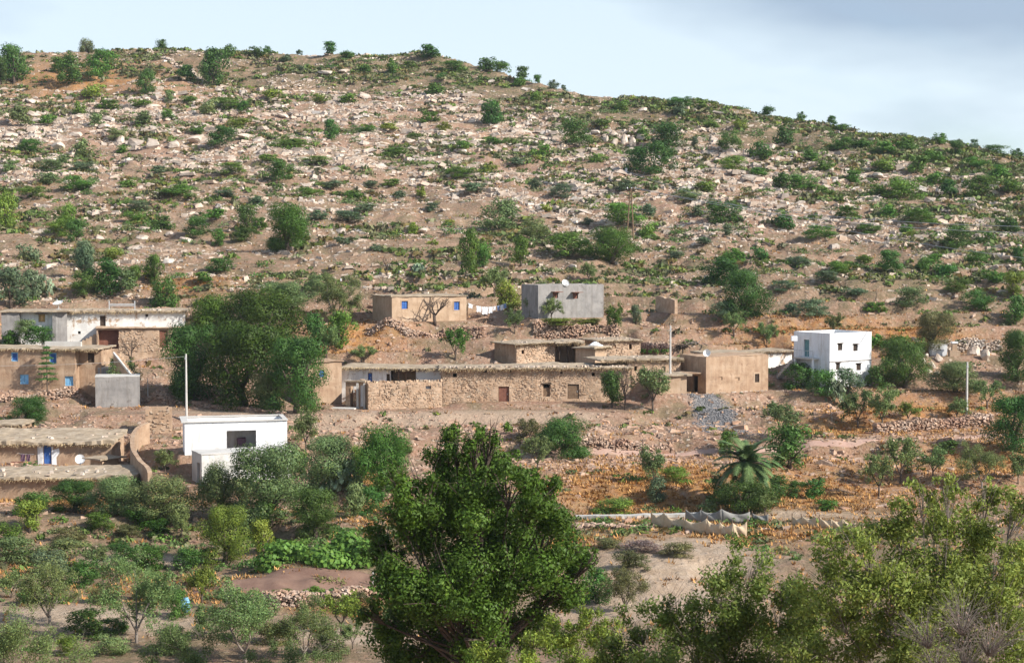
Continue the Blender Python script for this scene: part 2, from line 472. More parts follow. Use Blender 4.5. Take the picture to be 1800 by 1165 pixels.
def shell(h, mat, ops=(), z1=None, sides=None, back=None, th=.35, rough=.03, side_ops=(), x0=0, x1=None, y0=0, y1=None, z0=-1.5, right_ops=()):
    """four walls"""
    x1 = h.L if x1 is None else x1; y1 = h.depth if y1 is None else y1; z1 = h.H if z1 is None else z1
    ops = [(o[0] - x0, o[1] - x0, o[2], o[3]) for o in ops]
    wall(h, (x0, y0), (x1, y0), z0, z1, mat, th, ops, rough)
    wall(h, (x1, y0 + th), (x1, y1), z0, z1, sides or mat, th, right_ops, rough)
    wall(h, (x1 - th, y1), (x0, y1), z0, z1, back or sides or mat, th, (), rough)
    wall(h, (x0, y1 - th), (x0, y0 + th), z0, z1, sides or mat, th, side_ops, rough)

def roof_slab(h, x0, x1, y0, y1, z, th, mat, jag=.12, tilt=0, name='roof', bumpy=.06, tiltx=0):
    nx, ny = max(2, int((x1 - x0) / .45)), max(2, int((y1 - y0) / .45))
    X, Y = np.meshgrid(np.linspace(x0, x1, nx + 1), np.linspace(y0, y1, ny + 1), indexing='ij')
    edge = (np.abs(X - x0) < 1e-6) | (np.abs(X - x1) < 1e-6) | (np.abs(Y - y0) < 1e-6) | (np.abs(Y - y1) < 1e-6)
    X = X + edge * rng.uniform(-jag, jag, X.shape); Y = Y + edge * rng.uniform(-jag, jag, X.shape)
    s0 = rng.integers(0, 999)
    zs = z + tilt * (Y - y0) + tiltx * (X - x0)
    zt = zs + th + vnoise(X * 1.2 + s0, Y * 1.2) * bumpy * 2 + vnoise(X * .25 + s0, Y * .25) * bumpy * 3 - edge * th * .25
    zb = zs + edge * rng.uniform(-.03, .03, X.shape)
    T = np.stack([X, Y, zt], -1).reshape(-1, 3); Bt = np.stack([X, Y, zb], -1).reshape(-1, 3)
    idx = np.arange((nx + 1) * (ny + 1)).reshape(nx + 1, ny + 1); N = idx.size
    A, Bq, C, Dq = idx[:-1, :-1].ravel(), idx[1:, :-1].ravel(), idx[1:, 1:].ravel(), idx[:-1, 1:].ravel()
    q = [np.stack([A, Bq, C, Dq], 1), np.stack([A + N, Dq + N, C + N, Bq + N], 1)]
    for e, fl in ((idx[:, 0], 0), (idx[-1, :], 0), (idx[::-1, -1], 0), (idx[0, ::-1], 0)):
        q.append(np.stack([e[:-1], e[:-1] + N, e[1:] + N, e[1:]], 1))
    return link(name, newmesh(name, np.vstack([T, Bt]), np.concatenate(q), mat), h.root)

STONE_F = np.array([[0, 2, 3, 1], [4, 5, 7, 6], [0, 1, 5, 4], [2, 6, 7, 3], [0, 4, 6, 2], [1, 3, 7, 5]])
CUBE = np.array([[x, y, z] for z in (-1, 1) for y in (-1, 1) for x in (-1, 1)], float)
def stones(pos, size, ang=None, jit=.28, r=None, tilt=.25):
    """batch of rough six-sided stones; pos (N,3), size (N,3) half sizes"""
    r = r or rng; N = len(pos)
    v = CUBE[None] + r.uniform(-jit, jit, (N, 8, 3))
    v[:, 4:, :2] *= r.uniform(.55, .9, (N, 1, 1))
    v = v * size[:, None, :]
    ang = r.uniform(0, 6.28, N) if ang is None else ang
    t1 = r.uniform(-tilt, tilt, N)
    c, s = np.cos(t1)[:, None], np.sin(t1)[:, None]
    x, z = v[..., 0] * c + v[..., 2] * s, -v[..., 0] * s + v[..., 2] * c
    c, s = np.cos(ang)[:, None], np.sin(ang)[:, None]
    y = v[..., 1]
    v = np.stack([x * c - y * s, x * s + y * c, z], -1) + pos[:, None, :]
    f = (STONE_F[None] + (np.arange(N) * 8)[:, None, None]).reshape(-1, 4)
    b = r.uniform(.68, 1.22, (N, 1)); w = r.uniform(-.06, .06, (N, 1))
    col = np.repeat(np.hstack([b * (1 + w), b, b * (1 - w)]), 8, axis=0)
    return v.reshape(-1, 3), f, col

def cladding(h, x0, x1, z0, z1, y=0, ops=(), mat='wallstone', w=.2, hgt=.10, fill=.85, axis='x', name='stone'):
    if mat == 'wallstone': w, hgt, fill = w * .62, hgt * .62, fill * .62
    """rough courses of small stones standing proud of a wall face"""
    ps = []; ss = []
    z = z0
    while z < z1:
        x = x0 + rng.uniform(0, w); hh = hgt * rng.uniform(.75, 1.3)
        while x < x1:
            ww = w * rng.uniform(.5, 1.5)
            if rng.random() < fill and not any(o[0] - .1 < x < o[1] + .1 and o[2] - .1 < z < o[3] + .1 for o in ops):
                ps.append((x, y, z + rng.uniform(-.03, .03)) if axis == 'x' else (y, x, z)); ss.append((ww * .9, .05, hh * .9) if axis == 'x' else (.07, ww * .9, hh * .9))
            x += ww * 2
        z += hh * 2
    v, f, c = stones(np.array(ps), np.array(ss), np.zeros(len(ps)), jit=.3, tilt=.1)
    o = link(name, newmesh(name, v, f, M[mat], c), h.root)
    o['kind'] = 'stuff'
    return o

def brush_edge(h, x0, x1, y, z, n=None, ln=.45, name='brushwood', tiltx=0, mat='brush'):
    n = int((n or (x1 - x0) * 22) * 1.5)
    x = rng.uniform(x0, x1, n); a = rng.normal(0, .45, n); l = rng.uniform(.4, 1, n) * ln
    p0 = np.stack([x, np.full(n, y) + rng.uniform(.0, .3, n), z + tiltx * (x - x0) + rng.uniform(-.04, .12, n)], 1)
    d = np.stack([np.sin(a) * .8, -np.cos(a), rng.uniform(-.9, .1, n)], 1) * l[:, None]
    up = np.zeros((n, 3)); up[:, 2] = rng.uniform(.02, .045, n)
    sd = np.zeros((n, 3)); sd[:, 0] = rng.uniform(.02, .04, n)
    v = np.stack([p0, p0 + up, p0 + sd, p0 + d, p0 + d + up * .6, p0 + d + sd * .6], 1)
    q = np.array([[0, 3, 4, 1], [1, 4, 5, 2], [2, 5, 3, 0]])
    f = (q[None] + (np.arange(n) * 6)[:, None, None]).reshape(-1, 4)
    o = link(name, newmesh(name, v.reshape(-1, 3), f, M[mat]), h.root)
    o['kind'] = 'stuff'
    return o

def window(h, o, mat, y=.12, frame='wood', panes=True, lab=None, fw=.07, shut=None):
    """framed casement sitting inside an opening"""
    x0, x1, z0, z1 = o
    m = MB()
    m.box(x0, x0 + fw, y, y + .08, z0, z1).box(x1 - fw, x1, y, y + .08, z0, z1)
    m.box(x0 + fw, x1 - fw, y, y + .08, z0, z0 + fw).box(x0 + fw, x1 - fw, y, y + .08, z1 - fw, z1)
    w = m.build('window', M[frame] if isinstance(frame, str) else frame, h.root)
    g = MB(); xm = (x0 + x1) / 2
    for a, b in ((x0 + fw, xm - .015), (xm + .015, x1 - fw)):
        g2 = MB(); g2.box(a, b, y + .02, y + .05, z0 + fw, z1 - fw)
        g2.box(a + .04, b - .04, y + .005, y + .02, z0 + fw + .05, (z0 + z1) / 2 - .03).box(a + .04, b - .04, y + .005, y + .02, (z0 + z1) / 2 + .03, z1 - fw - .05)
        g2.build('shutter', mat, w)
    if lab: w['label'] = lab
    return w

def door(h, o, mat, y=.15, lab=None):
    x0, x1, z0, z1 = o
    m = MB(); m.box(x0, x0 + .07, y - .03, y + .08, z0, z1).box(x1 - .07, x1, y - .03, y + .08, z0, z1).box(x0 + .07, x1 - .07, y - .03, y + .08, z1 - .08, z1)
    n = max(3, int((x1 - x0 - .14) / .22)); w = (x1 - x0 - .14) / n
    d = m.build('door', M['wood'] if mat is not M['wood'] else M['darkwood'], h.root)
    for i in range(n):
        b = MB(); b.box(x0 + .07 + i * w + .006, x0 + .07 + (i + 1) * w - .006, y, y + .05, z0, z1 - .08); b.build('plank', mat, d)
    k = MB(); k.box(x1 - .22, x1 - .17, y - .05, y, (z0 + z1) / 2 - .08, (z0 + z1) / 2 + .08); k.build('handle', M['metal'], d)
    if lab: d['label'] = lab
    return d

def awning(h, o, mat, out=.5, over=.15, th=.07, dz=.06, name='awning'):
    m = MB(); m.box(o[0] - over, o[1] + over, -out, -.002, o[3] + dz, o[3] + dz + th, .01); return m.build(name, mat, h.root)

def surround(h, o, mat, w=.15, out=.03, name='window_surround', bottom=True):
    m = MB(); x0, x1, z0, z1 = o
    m.box(x0 - w, x0, -out, -.04 + .06, z0 - (w if bottom else 0), z1 + w, .01).box(x1, x1 + w, -out, .02, z0 - (w if bottom else 0), z1 + w, .01)
    m.box(x0, x1, -out, .02, z1, z1 + w, .01)
    if bottom: m.box(x0, x1, -out, .02, z0 - w, z0, .01)
    return m.build(name, mat, h.root)

def roof_stones(h, x0, x1, y0, y1, z, n, s=.16):
    p = np.stack([rng.uniform(x0, x1, n), rng.uniform(y0, y1, n), np.full(n, z)], 1)
    v, f, c = stones(p, rng.uniform(.5, 1.3, (n, 3)) * [s, s, s * .6])
    o = link('roof_stone', newmesh('roof_stone', v, f, M['rock'], c), h.root); o['kind'] = 'stuff'

def dish(px, row, D, size_px, label, tilt=(50, 30), standz=.5, red=False):
    p = at(px, row, D); r = size_px / 2 * D / F
    t = thing('satellite_dish', label, 'satellite dish', (p[0], p[1], p[2] - standz), 0, 'satellite dishes')
    m = MB(); m.tube([(0, 0, 0), (0, 0, standz * .6), (0, -.05, standz - .02)], .035, 6); m.box(-.25, .25, -.25, .25, -.04, .02); m.build('mast', M['metal'], t)
    n, k = 5, 20; v = [(0, 0, 0)]; q = []; tr = []
    for i in range(1, n + 1):
        rr = r * i / n
        for j in range(k):
            a = 2 * math.pi * j / k; v.append((rr * math.cos(a), rr * math.sin(a) * 1.05, .55 * rr * rr / r))
    for j in range(k): tr.append((0, 1 + j, 1 + (j + 1) % k))
    for i in range(n - 1):
        for j in range(k): q.append((1 + i * k + j, 1 + (i + 1) * k + j, 1 + (i + 1) * k + (j + 1) % k, 1 + i * k + (j + 1) % k))
    v = np.array(v); N = len(v); v2 = v.copy(); v2[:, 2] -= .03
    q = np.array(q); tr = np.array(tr); rim = np.array([(1 + (n - 1) * k + j, N + 1 + (n - 1) * k + j, N + 1 + (n - 1) * k + (j + 1) % k, 1 + (n - 1) * k + (j + 1) % k) for j in range(k)])
    mm = MB(); mm.add(np.vstack([v, v2]), np.vstack([q, q[:, ::-1] + N, rim]), np.vstack([tr, tr[:, ::-1] + N]))
    bowl = mm.build('bowl', M['dish'], t, (0, -.05, standz))
    eu = (math.radians(90 - tilt[0]), 0, math.radians(tilt[1])); bowl.rotation_euler = eu
    a = MB(); a.tube([(0, -r, .5 * r), (0, -r * .4, r * .95), (0, 0, r * 1.05)], .02, 5); a.box(-.06, .06, -.06, .06, r * 1.0, r * 1.18); ar = a.build('feed_arm', M['metal'], bowl)
    return t

# pads must be complete before terrain height is used, so houses are declared first and their ground follows
GM = M
# --- P: tan house with blue windows, upper centre
hP = House('mud_house', 'tan mud house with two small blue windows beside the washing line', 689, 820, 566, 522, 212, 216.5, 6.8)
o1, o2 = hP.op(706, 717, 529, 543), hP.op(798, 808, 530, 545)
shell(hP, M['mud_light'], [o1, o2], rough=.05)
for o in (o1, o2): window(hP, o, M['blue'], frame='blue'); surround(hP, o, M['mud_light'], .1)
roof_slab(hP, -.15, hP.L + .15, -.15, hP.depth + .15, hP.H, .14, M['roof'], .05)
mb = MB(); mb.tube([(hP.L * .51, -.06, hP.H + .1), (hP.L * .51, -.06, .4)], .04, 6); mb.build('drainpipe', M['darkwood'], hP.root)

# --- Q: grey concrete house
hQ = House('concrete_house', 'grey rendered flat-roofed house with two red-shuttered windows high on the slope', 946, 1061, 560, 501, 214, 218, 5)
oa, ob = hQ.op(972, 981, 514, 524), hQ.op(1007, 1016, 515, 525)
shell(hQ, M['concrete'], [oa, ob], rough=.01)
for o in (oa, ob): window(hQ, o, M['redwood'], frame='redwood'); awning(hQ, o, M['redwood'], 1.0, .25)
roof_slab(hQ, .36, hQ.L - .36, .36, hQ.depth - .36, hQ.H - .45, .15, M['pale_conc'], .0, bumpy=.01)

# --- O: white two-storey house (corner towards the camera)
hO = House('white_house', 'two-storey white house with small shuttered windows and an outside stair', 1458, 1531, 682, 586, 192, 195.8, 5.9, padz=0)
ow = [hO.op(1473, 1481, 604, 616), hO.op(1500, 1508, 605, 617), hO.op(1470, 1477, 638, 650), hO.op(1506, 1514, 639, 651)]
sd = 5.9
shell(hO, M['white_clean'], ow, rough=.004, side_ops=[(1.3, 2.2, 3.4, 5.4), (1.5, 2.3, .2, 2.2)])
for o in ow: window(hO, o, M['darkwood'], frame='darkwood'); awning(hO, o, M['darkwood'], .16, .1, .06, .02, 'window_hood')
mb = MB(); mb.box(-.05, hO.L + .05, -.06, -.004, 2.95, 3.06); mb.build('string_course', M['concrete'], hO.root)
roof_slab(hO, .36, hO.L - .36, .36, hO.depth - .36, hO.H - .5, .15, M['pale_conc'], 0, bumpy=.01)
mb = MB(); mb.box(.2, .26, sd - .35 - 2.2, sd - .35 - 1.3, 3.4, 5.4); mb.build('door', M['teal'], hO.root)
mb = MB(); mb.box(.2, .26, sd - .35 - 2.3, sd - .35 - 1.5, .2, 2.2); d_ = mb.build('door', M['darkwood'], hO.root)
st = MB(); st.box(-1.0, -.004, 1.7, 4.9, 3.2, 3.36); st.build('landing', M['pale_conc'], hO.root)
for yy in (1.85, 4.75):
    mb = MB(); mb.box(-.95, -.75, yy - .1, yy + .1, -.6, 3.2); mb.build('landing_post', M['white_clean'], hO.root)
mb = MB()
mb.tube([(-.97, 1.72, 4.2), (-.97, 4.9, 4.2)], .03, 5)
for yy in np.linspace(1.75, 4.85, 8): mb.tube([(-.97, yy, 3.36), (-.97, yy, 4.2)], .02, 4)
mb.build('railing', M['metal'], hO.root)
for i in range(15):
    mb = MB(); z = 3.2 - i * .215
    mb.box(-1.0, -.05, 4.92 + i * .26, 4.92 + (i + 1) * .26 - .004, z - .4, z); mb.build('step', M['pale_conc'], hO.root)

# --- M: big tan house centre right
hM = House('mud_house', 'square tan rendered house with one pale-framed window above the gravel spill', 1241, 1350, 692, 628, 189, 193, 5.4)
om = hM.op(1327, 1335, 657, 672); oh1 = hM.op(1262, 1270, 662, 668); oh2 = hM.op(1292, 1300, 663, 669)
shell(hM, M['mud'], [om, oh1, oh2], rough=.04, side_ops=[(2.2, 3.4, -.3, 1.9)])
window(hM, om, M['darkwood'], frame='darkwood'); surround(hM, om, M['mud_light'], .18)
for o in (oh1, oh2):
    mb = MB(); mb.box(o[0], o[1], .06, .3, o[2], o[3]); mb.build('blocked_window', M['mud'], hM.root)
roof_slab(hM, .05, hM.L - .05, .05, hM.depth - .05, hM.H - .02, .12, M['mud'], .03)
cladding(hM, .1, hM.L - .1, -1.2, .1, -.02, mat='rock', w=.25, hgt=.14)

# --- N: low whitewashed range behind it, running to the white house
hN = House('outbuilding', 'low whitewashed range under a dark roof edge, left of the white two-storey house', 1255, 1392, 652, 622, 199, 205, 4)
shell(hN, M['mud_light'], z1=hN.H - .1, x1=hN.L * .68, rough=.03)
wall(hN, (hN.L * .68, .02), (hN.L, .02), -1.5, hN.H - .1, M['white_peel'])
wall(hN, (hN.L, .4), (hN.L, 4), -1.5, hN.H - .1, M['white_peel'])
wall(hN, (hN.L, 4), (hN.L * .68, 4), -1.5, hN.H - .1, M['white_peel'])
roof_slab(hN, -.3, hN.L + .3, -.4, 4.3, hN.H - .1, .22, M['roof'], .15)
brush_edge(hN, -.3, hN.L + .3, -.35, hN.H - .05)

# --- J: the long stone building
hJ = House('stone_house', 'long low stone house under a brushwood and earth roof with three openings', 777, 1108, 706, 649, 188, 189.5, 4.6, pad=3)
d1, d2, d3 = hJ.op(876, 895, 679, 707), hJ.op(955, 967, 675, 697), hJ.op(998, 1018, 675, 701)
hs = [hJ.op(796, 803, 656, 663), hJ.op(850, 856, 649, 655), hJ.op(896, 899, 651, 655), hJ.op(985, 989, 653, 657), hJ.op(1040, 1046, 655, 661)]
ops = [d1, d2, d3] + hs
shell(hJ, M['stonewall'], ops, rough=.06, th=.5)
cladding(hJ, .15, hJ.L - .15, -.6, hJ.H - .2, -.01, ops, w=.17, hgt=.1, fill=.8)
door(hJ, d1, M['redwood'], .12, 'tall reddish plank door'); door(hJ, d3, M['wood'], .12)
mb = MB(); mb.box(d2[0] - .15, d2[1] + .15, -.12, .2, d2[3], d2[3] + .14, .02); mb.build('lintel', M['darkwood'], hJ.root)
mb = MB(); mb.box(d2[0], d2[1], .25, .3, d2[2], d2[2] + 1.0); mb.build('hatch', M['wood'], hJ.root)
roof_slab(hJ, -.3, hJ.L + .3, -.55, 5.0, hJ.H, .24, M['roof'], .16, .02, bumpy=.08)
brush_edge(hJ, -.3, hJ.L + .3, -.45, hJ.H + .04, 900, .5)
roof_stones(hJ, 0, hJ.L, -.3, .4, hJ.H + .27, 90)

# --- I: whitewashed yard house left of it
hI = House('yard_house', 'whitewashed yard house with blue door and dark porch behind the mud wall', 600, 777, 706, 645, 193, 191, 4.6, pad=0)
bd = hI.op(646, 654, 655, 672); gp = hI.op(686, 731, 648, 680); kk = hI.op(679, 685, 657, 672)
wall(hI, (0, 0), (gp[0], 0), -.5, hI.H, M['white'], .35, [bd, kk], top=lambda t: -.25 * t)
wall(hI, (gp[1], 0), (hI.L, 0), -.5, hI.H - .2, M['white_peel'])
wall(hI, (hI.L, .36), (hI.L, 4.6), -.5, hI.H - .2, M['mud']); wall(hI, (hI.L, 4.6), (0, 4.6), -.5, hI.H - .2, M['mud']); wall(hI, (0, 4.6), (0, .36), -.5, hI.H - .1, M['mud'])
wall(hI, (gp[0] - .3, 2.4), (gp[1] + .3, 2.4), -.5, hI.H - .2, M['mud'])
for x in (gp[0] + .9, gp[0] + 1.8):
    mb = MB(); mb.tube([(x, .15, -.5), (x + .03, .15, hI.H - .2)], .09, 7); mb.build('porch_post', M['wood'], hI.root)
door(hI, bd, M['blue'], .1)
mb = MB(); mb.box(kk[0], kk[1], .12, .16, kk[2], kk[3]); mb.build('shutter', M['darkwood'], hI.root)
roof_slab(hI, -.1, hI.L + .1, -.5, 5, hI.H - .15, .22, M['roof'], .16, 0.01)
brush_edge(hI, -.1, hI.L, -.42, hI.H - .1, 420, .45)

# --- front mud yard wall and the gate
hY = House('yard_wall', 'mud and rubble yard wall with two small holes in front of the whitewashed house', 647, 777, 718, 673, 184.5, 186.5, .5, cat='wall', pad=1.5)
w1, w2 = hY.op(706, 717, 679, 689), hY.op(748, 758, 678, 684)
wall(hY, (0, 0), (hY.L, 0), -1.2, hY.H, M['stonewall'], .45, [w1, w2], .05)
wall(hY, (0, 6), (0, .46), -1.2, hY.H, M['mud'], .45, (), .05)
cladding(hY, .1, hY.L - .1, -.2, hY.H - .1, -.01, [w1, w2], w=.16, hgt=.1, fill=.7)
p = np.stack([np.linspace(.1, hY.L - .1, 26), np.full(26, .22), np.full(26, hY.H + .08)], 1) + rng.uniform(-.06, .06, (26, 3))
v, f, c = stones(p, rng.uniform(.6, 1.3, (26, 3)) * [.2, .16, .12]); cp = link('coping_stone', newmesh('coping_stone', v, f, M['wallstone'], c), hY.root); cp['kind'] = 'stuff'

hG = House('gatehouse', 'roofless mud gateway with pale posts and white door, left end of the yard wall', 605, 646, 718, 672, 185.5, 185, 2.4, cat='gateway', pad=1.5)
g1, g2 = hG.op(612, 624, 678, 718), hG.op(630, 636, 674, 712)
wall(hG, (0, .6), (hG.L, .6), -1, hG.H, M['mud'], .3, [(g1[0], g1[1], -.2, hG.H - .45), (g2[0], g2[1], .2, hG.H - .3)], .03)
for o in (g1, g2):
    mb = MB(); mb.box(o[1] + .02, o[1] + .24, .35, .58, -.5, hG.H - .1, .02); mb.build('gate_post', M['pale_conc'], hG.root)
mb = MB(); mb.box(g2[0], g2[1], .75, .8, .1, hG.H - .35); mb.build('door', M['white_clean'], hG.root)
mb = MB(); mb.box(-.1, hG.L * .85, .4, 1.0, hG.H, hG.H + .16, .03); mb.build('lintel', M['roof'], hG.root)
wall(hG, (0, 2.6), (0, .95), -1, hG.H - .2, M['mud'], .3)
mb = MB(); mb.box(-1.6, 1.4, -.9, .3, -.3, .12, .03); mb.build('step', M['pale_conc'], hG.root)

# --- far left block of that row with small blue window
hK0 = House('mud_house', 'plain mud-walled block with one tiny blue window beside the big dark grove', 541, 601, 714, 637, 189, 191, 5)
ok = hK0.op(561, 570, 650, 663)
shell(hK0, M['mud'], [ok], rough=.05)
window(hK0, ok, M['blue'], frame='blue')
roof_slab(hK0, -.2, hK0.L + .2, -.2, 5.2, hK0.H, .14, M['mud'], .08)

# --- K group on the terrace behind
hK1 = House('stone_hut', 'low stone hut with shaded end wall behind the long house roof', 908, 976, 640, 606, 200, 203, 5, cat='hut', pad=2)
q1 = hK1.op(917, 922, 615, 622)
shell(hK1, M['stonewall'], [q1], rough=.06, sides=M['mud'])
cladding(hK1, .1, hK1.L - .1, -.1, hK1.H - .15, -.01, [q1], fill=.7)
roof_slab(hK1, -.4, hK1.L + .2, -.4, 5.4, hK1.H, .22, M['roof'], .16, 0, tiltx=.02); brush_edge(hK1, -.4, hK1.L + .2, -.35, hK1.H + .03, 200)
roof_stones(hK1, 0, hK1.L, -.2, 4, hK1.H + .2, 30)
hK2 = House('open_shelter', 'open-fronted dark shelter on timber posts between the two stone huts', 977, 1022, 641, 603, 202.4, 203, 3.6, cat='shelter', pad=2)
wall(hK2, (hK2.L, 3.6), (0, 3.6), -1, hK2.H, M['mud']); wall(hK2, (hK2.L, 0), (hK2.L, 3.2), -1, hK2.H, M['mud'])
for x in (.5, 1.6):
    mb = MB(); mb.tube([(x, .3, -.5), (x - .05, .3, hK2.H)], .08, 7); mb.build('post', M['darkwood'], hK2.root)
roof_slab(hK2, -.1, hK2.L + .3, -.6, 4, hK2.H, .25, M['roof'], .18); brush_edge(hK2, -.1, hK2.L + .3, -.5, hK2.H + .03, 160, .6)
roof_stones(hK2, 0, hK2.L, -.3, 3, hK2.H + .2, 18)
hK3 = House('stone_hut', 'small boxy mud hut with a stepped roof carrying a white cloth', 1046, 1066, 640, 613, 199, 200.8, 2.9, cat='hut', pad=1.5)
shell(hK3, M['mud_light'], (), rough=.05)
roof_slab(hK3, -.5, hK3.L + .6, -.3, 3.2, hK3.H, .2, M['roof'], .14); brush_edge(hK3, -.5, hK3.L + .6, -.25, hK3.H, 130)
hK4 = House('stone_hut', 'stone hut with small window under brushwood roof, beside the thorn-walled pen', 1058, 1126, 638, 600, 204, 206, 5, cat='hut', pad=2)
q4 = hK4.op(1106, 1111, 605, 614); q5 = hK4.op(1080, 1083, 606, 612)
shell(hK4, M['stonewall'], [q4, q5], rough=.05)
cladding(hK4, .1, hK4.L - .1, -.1, hK4.H - .15, -.01, [q4, q5], fill=.6)
roof_slab(hK4, -.8, hK4.L + .3, -.35, 5.3, hK4.H, .22, M['roof'], .16); brush_edge(hK4, -.8, hK4.L + .3, -.3, hK4.H + .02, 220)
roof_stones(hK4, 0, hK4.L, -.2, 4, hK4.H + .2, 25)
hK5 = House('stone_house', 'low stone house under yellowish straw roof, right end of the long row', 1105, 1196, 690, 634, 190.5, 192, 5, pad=2)
q6 = hK5.op(1115, 1120, 643, 652); q7 = hK5.op(1163, 1170, 644, 656)
shell(hK5, M['stonewall'], [q6, q7], rough=.06)
cladding(hK5, .1, hK5.L - .1, -.6, hK5.H - .15, -.01, [q6, q7], fill=.65)
mb = MB(); mb.box(q7[0], q7[1], .1, .14, q7[2], q7[3]); mb.build('shutter', M['mud_light'], hK5.root)
roof_slab(hK5, -3.6, hK5.L + .35, -.35, 6, hK5.H, .22, M['roof'], .16); brush_edge(hK5, -3.6, hK5.L + .35, -.3, hK5.H + .02, 380)
roof_stones(hK5, -3, hK5.L, -.2, 4, hK5.H + .2, 25)
hK6 = House('porch_block', 'little mud porch with a flat slab roof left of the dark doorway', 1160, 1207, 692, 661, 187, 187.5, 3, cat='outbuilding', pad=1.5)
shell(hK6, M['mud_light'], (), rough=.04)
roof_slab(hK6, -.3, hK6.L + .5, -.3, 3.3, hK6.H, .2, M['roof'], .1)
mb = MB(); mb.box(hK6.L + .05, hK6.L + 2.0, 1.2, 3.2, hK6.H + .1, hK6.H + .25, .03); mb.build('doorway_slab', M['mud'], hK6.root)

# --- A: upper-left whitewashed house
hA = House('whitewashed_house', 'long peeling whitewashed house with brushwood roof above the other left houses', 118, 326, 612, 549, 203, 205, 5.5)
a1, a2, a3, a4 = hA.op(176, 186, 555, 577), hA.op(172, 208, 580, 611), hA.op(256, 261, 552, 557), hA.op(137, 142, 582, 587)
shell(hA, M['white_peel'], [a1, a3, a4], z1=hA.H, rough=.05, sides=M['mud'])
roof_slab(hA, -.3, hA.L + .3, -.45, 6, hA.H, .24, M['roof'], .16); brush_edge(hA, -.3, hA.L + .3, -.4, hA.H + .02, 520)
roof_stones(hA, 0, hA.L, -.3, .6, hA.H + .22, 50)
mb = MB(); mb.box(a1[0], a1[1], .2, .25, a1[2], a1[3]); mb.build('door', M['darkwood'], hA.root)
# projecting lower room
x0, x1 = hA.U(170, -2.0), hA.U(326, -2.0)
zt = hA.Z(210, 577, -2.0)
oa2 = (0.15, hA.U(209, -2) - x0, .0, zt - .2); dd = (hA.U(280, -2) - x0, hA.U(295, -2) - x0, .1, hA.Z(280, 580, -2))
wall(hA, (x0, -2), (x1, -2), -1.5, zt, M['stonewall'], .4, [oa2, dd], .06)
wall(hA, (x1, -1.6), (x1, -.01), -1.5, zt, M['mud']); wall(hA, (x0, -.01), (x0, -1.6), -1.5, zt, M['mud'], .2)
cladding(hA, x0 + 2.6, x1 - .1, -.3, zt - .05, -2.01, [(dd[0] + x0, dd[1] + x0, dd[2], dd[3])], w=.17)
roof_slab(hA, x0 - .1, x1 + .1, -2.3, -.05, zt, .14, M['mud_light'], .08, name='lower_roof')
door(hA, (dd[0] + x0, dd[1] + x0, dd[2], dd[3]), M['redwood'], -1.85)
mb = MB(); mb.box(oa2[0] + x0, oa2[1] + x0, -1.1, -1.05, -.3, oa2[3]); mb.build('inner_partition', M['redwood'], hA.root)
# curved stair buttress
m = MB()
for i in range(8):
    xx = hA.U(118) + .3 + i * .42; m.box(xx, xx + .42, -1.6, -.03, -1.2, .15 + i * .22, .02)
m.build('stair_buttress', M['mud_light'], hA.root)

hA1 = House('whitewashed_house', 'flat-roofed grey and white block with a yellow-shuttered window, uppermost left', 33, 100, 612, 548, 201, 201.5, 5)
y1 = hA1.op(68, 80, 553, 566)
wall(hA1, (0, 0), (hA1.L, 0), -1.5, hA1.H, M['white'], .35, [y1])
window(hA1, y1, material('yellow_wood', [(.42, .26, .10), (.55, .36, .15)], 3), frame='brush'); awning(hA1, y1, M['wood'], .45, .3)
wall(hA1, (hA1.L, -.9), (hA1.L, 5), -1.5, hA1.H, M['concrete']); wall(hA1, (hA1.L + .02, -.9), (hA1.L + 1.3, -.4), -1.5, hA1.H, M['concrete'], .3)
wall(hA1, (0, 5), (0, -1.0), -1.5, hA1.H, M['concrete'], .3); wall(hA1, (-1.8, -1.0), (.3, -1.0), -1.5, hA1.H, M['concrete'], .3)
wall(hA1, (-1.8, 5), (-1.8, -.7), -1.5, hA1.H, M['concrete'], .3)
roof_slab(hA1, -2.1, hA1.L + 1.6, -1.3, 5.3, hA1.H, .2, M['roof'], .05, bumpy=.02)
hA3 = House('stone_hut', 'tiny hut with a blue-grey door at the right end of the whitewashed house', 327, 352, 592, 560, 206, 206, 2.5, cat='hut', pad=1.5)
oo = hA3.op(336, 349, 566, 590)
shell(hA3, M['mud_light'], [oo], rough=.04)
mb = MB(); mb.box(oo[0], oo[1], .1, .16, oo[2] - .3, oo[3]); mb.build('door', M['concrete'], hA3.root)
roof_slab(hA3, -.2, hA3.L + .2, -.3, 2.7, hA3.H, .18, M['roof'], .08)

# --- B: two-storey mud house
hB = House('mud_house', 'two-storey mud house with four blue windows at the left edge', -30, 133, 683, 614, 190, 189.5, 6)
bw = [hB.op(19, 31, 619, 635), hB.op(86, 99, 620, 639), hB.op(34, 49, 658, 675), hB.op(113, 128, 661, 678)]
shell(hB, M['mud'], bw, rough=.05)
for i, o in enumerate(bw): window(hB, o, M['blue'] if i < 2 else M['lightblue'], frame='lightblue', fw=.12)
roof_slab(hB, -.3, hB.L + 2.8, -.35, 6.4, hB.H, .2, M['roof'], .13); brush_edge(hB, -.3, hB.L + 2.8, -.3, hB.H + .02, 300)
wall(hB, (hB.L + .02, 1.6), (hB.L + 2.5, 1.6), -1.5, hB.H, M['mud'], .35, [(.9, 1.7, 2.9, 4.0)], .06)
wall(hB, (hB.L + 2.5, 2), (hB.L + 2.5, 6), -1.5, hB.H, M['mud'], .3)
mb = MB(); mb.box(hB.L + .92, hB.L + 1.72, 1.8, 1.85, 2.9, 4.0); mb.build('shutter', M['darkwood'], hB.root)
mb = MB(); mb.box(hB.U(66), hB.U(130), 2.5, 3.0, hB.H + .2, hB.H + .75, .02); mb.build('parapet', M['pale_conc'], hB.root)

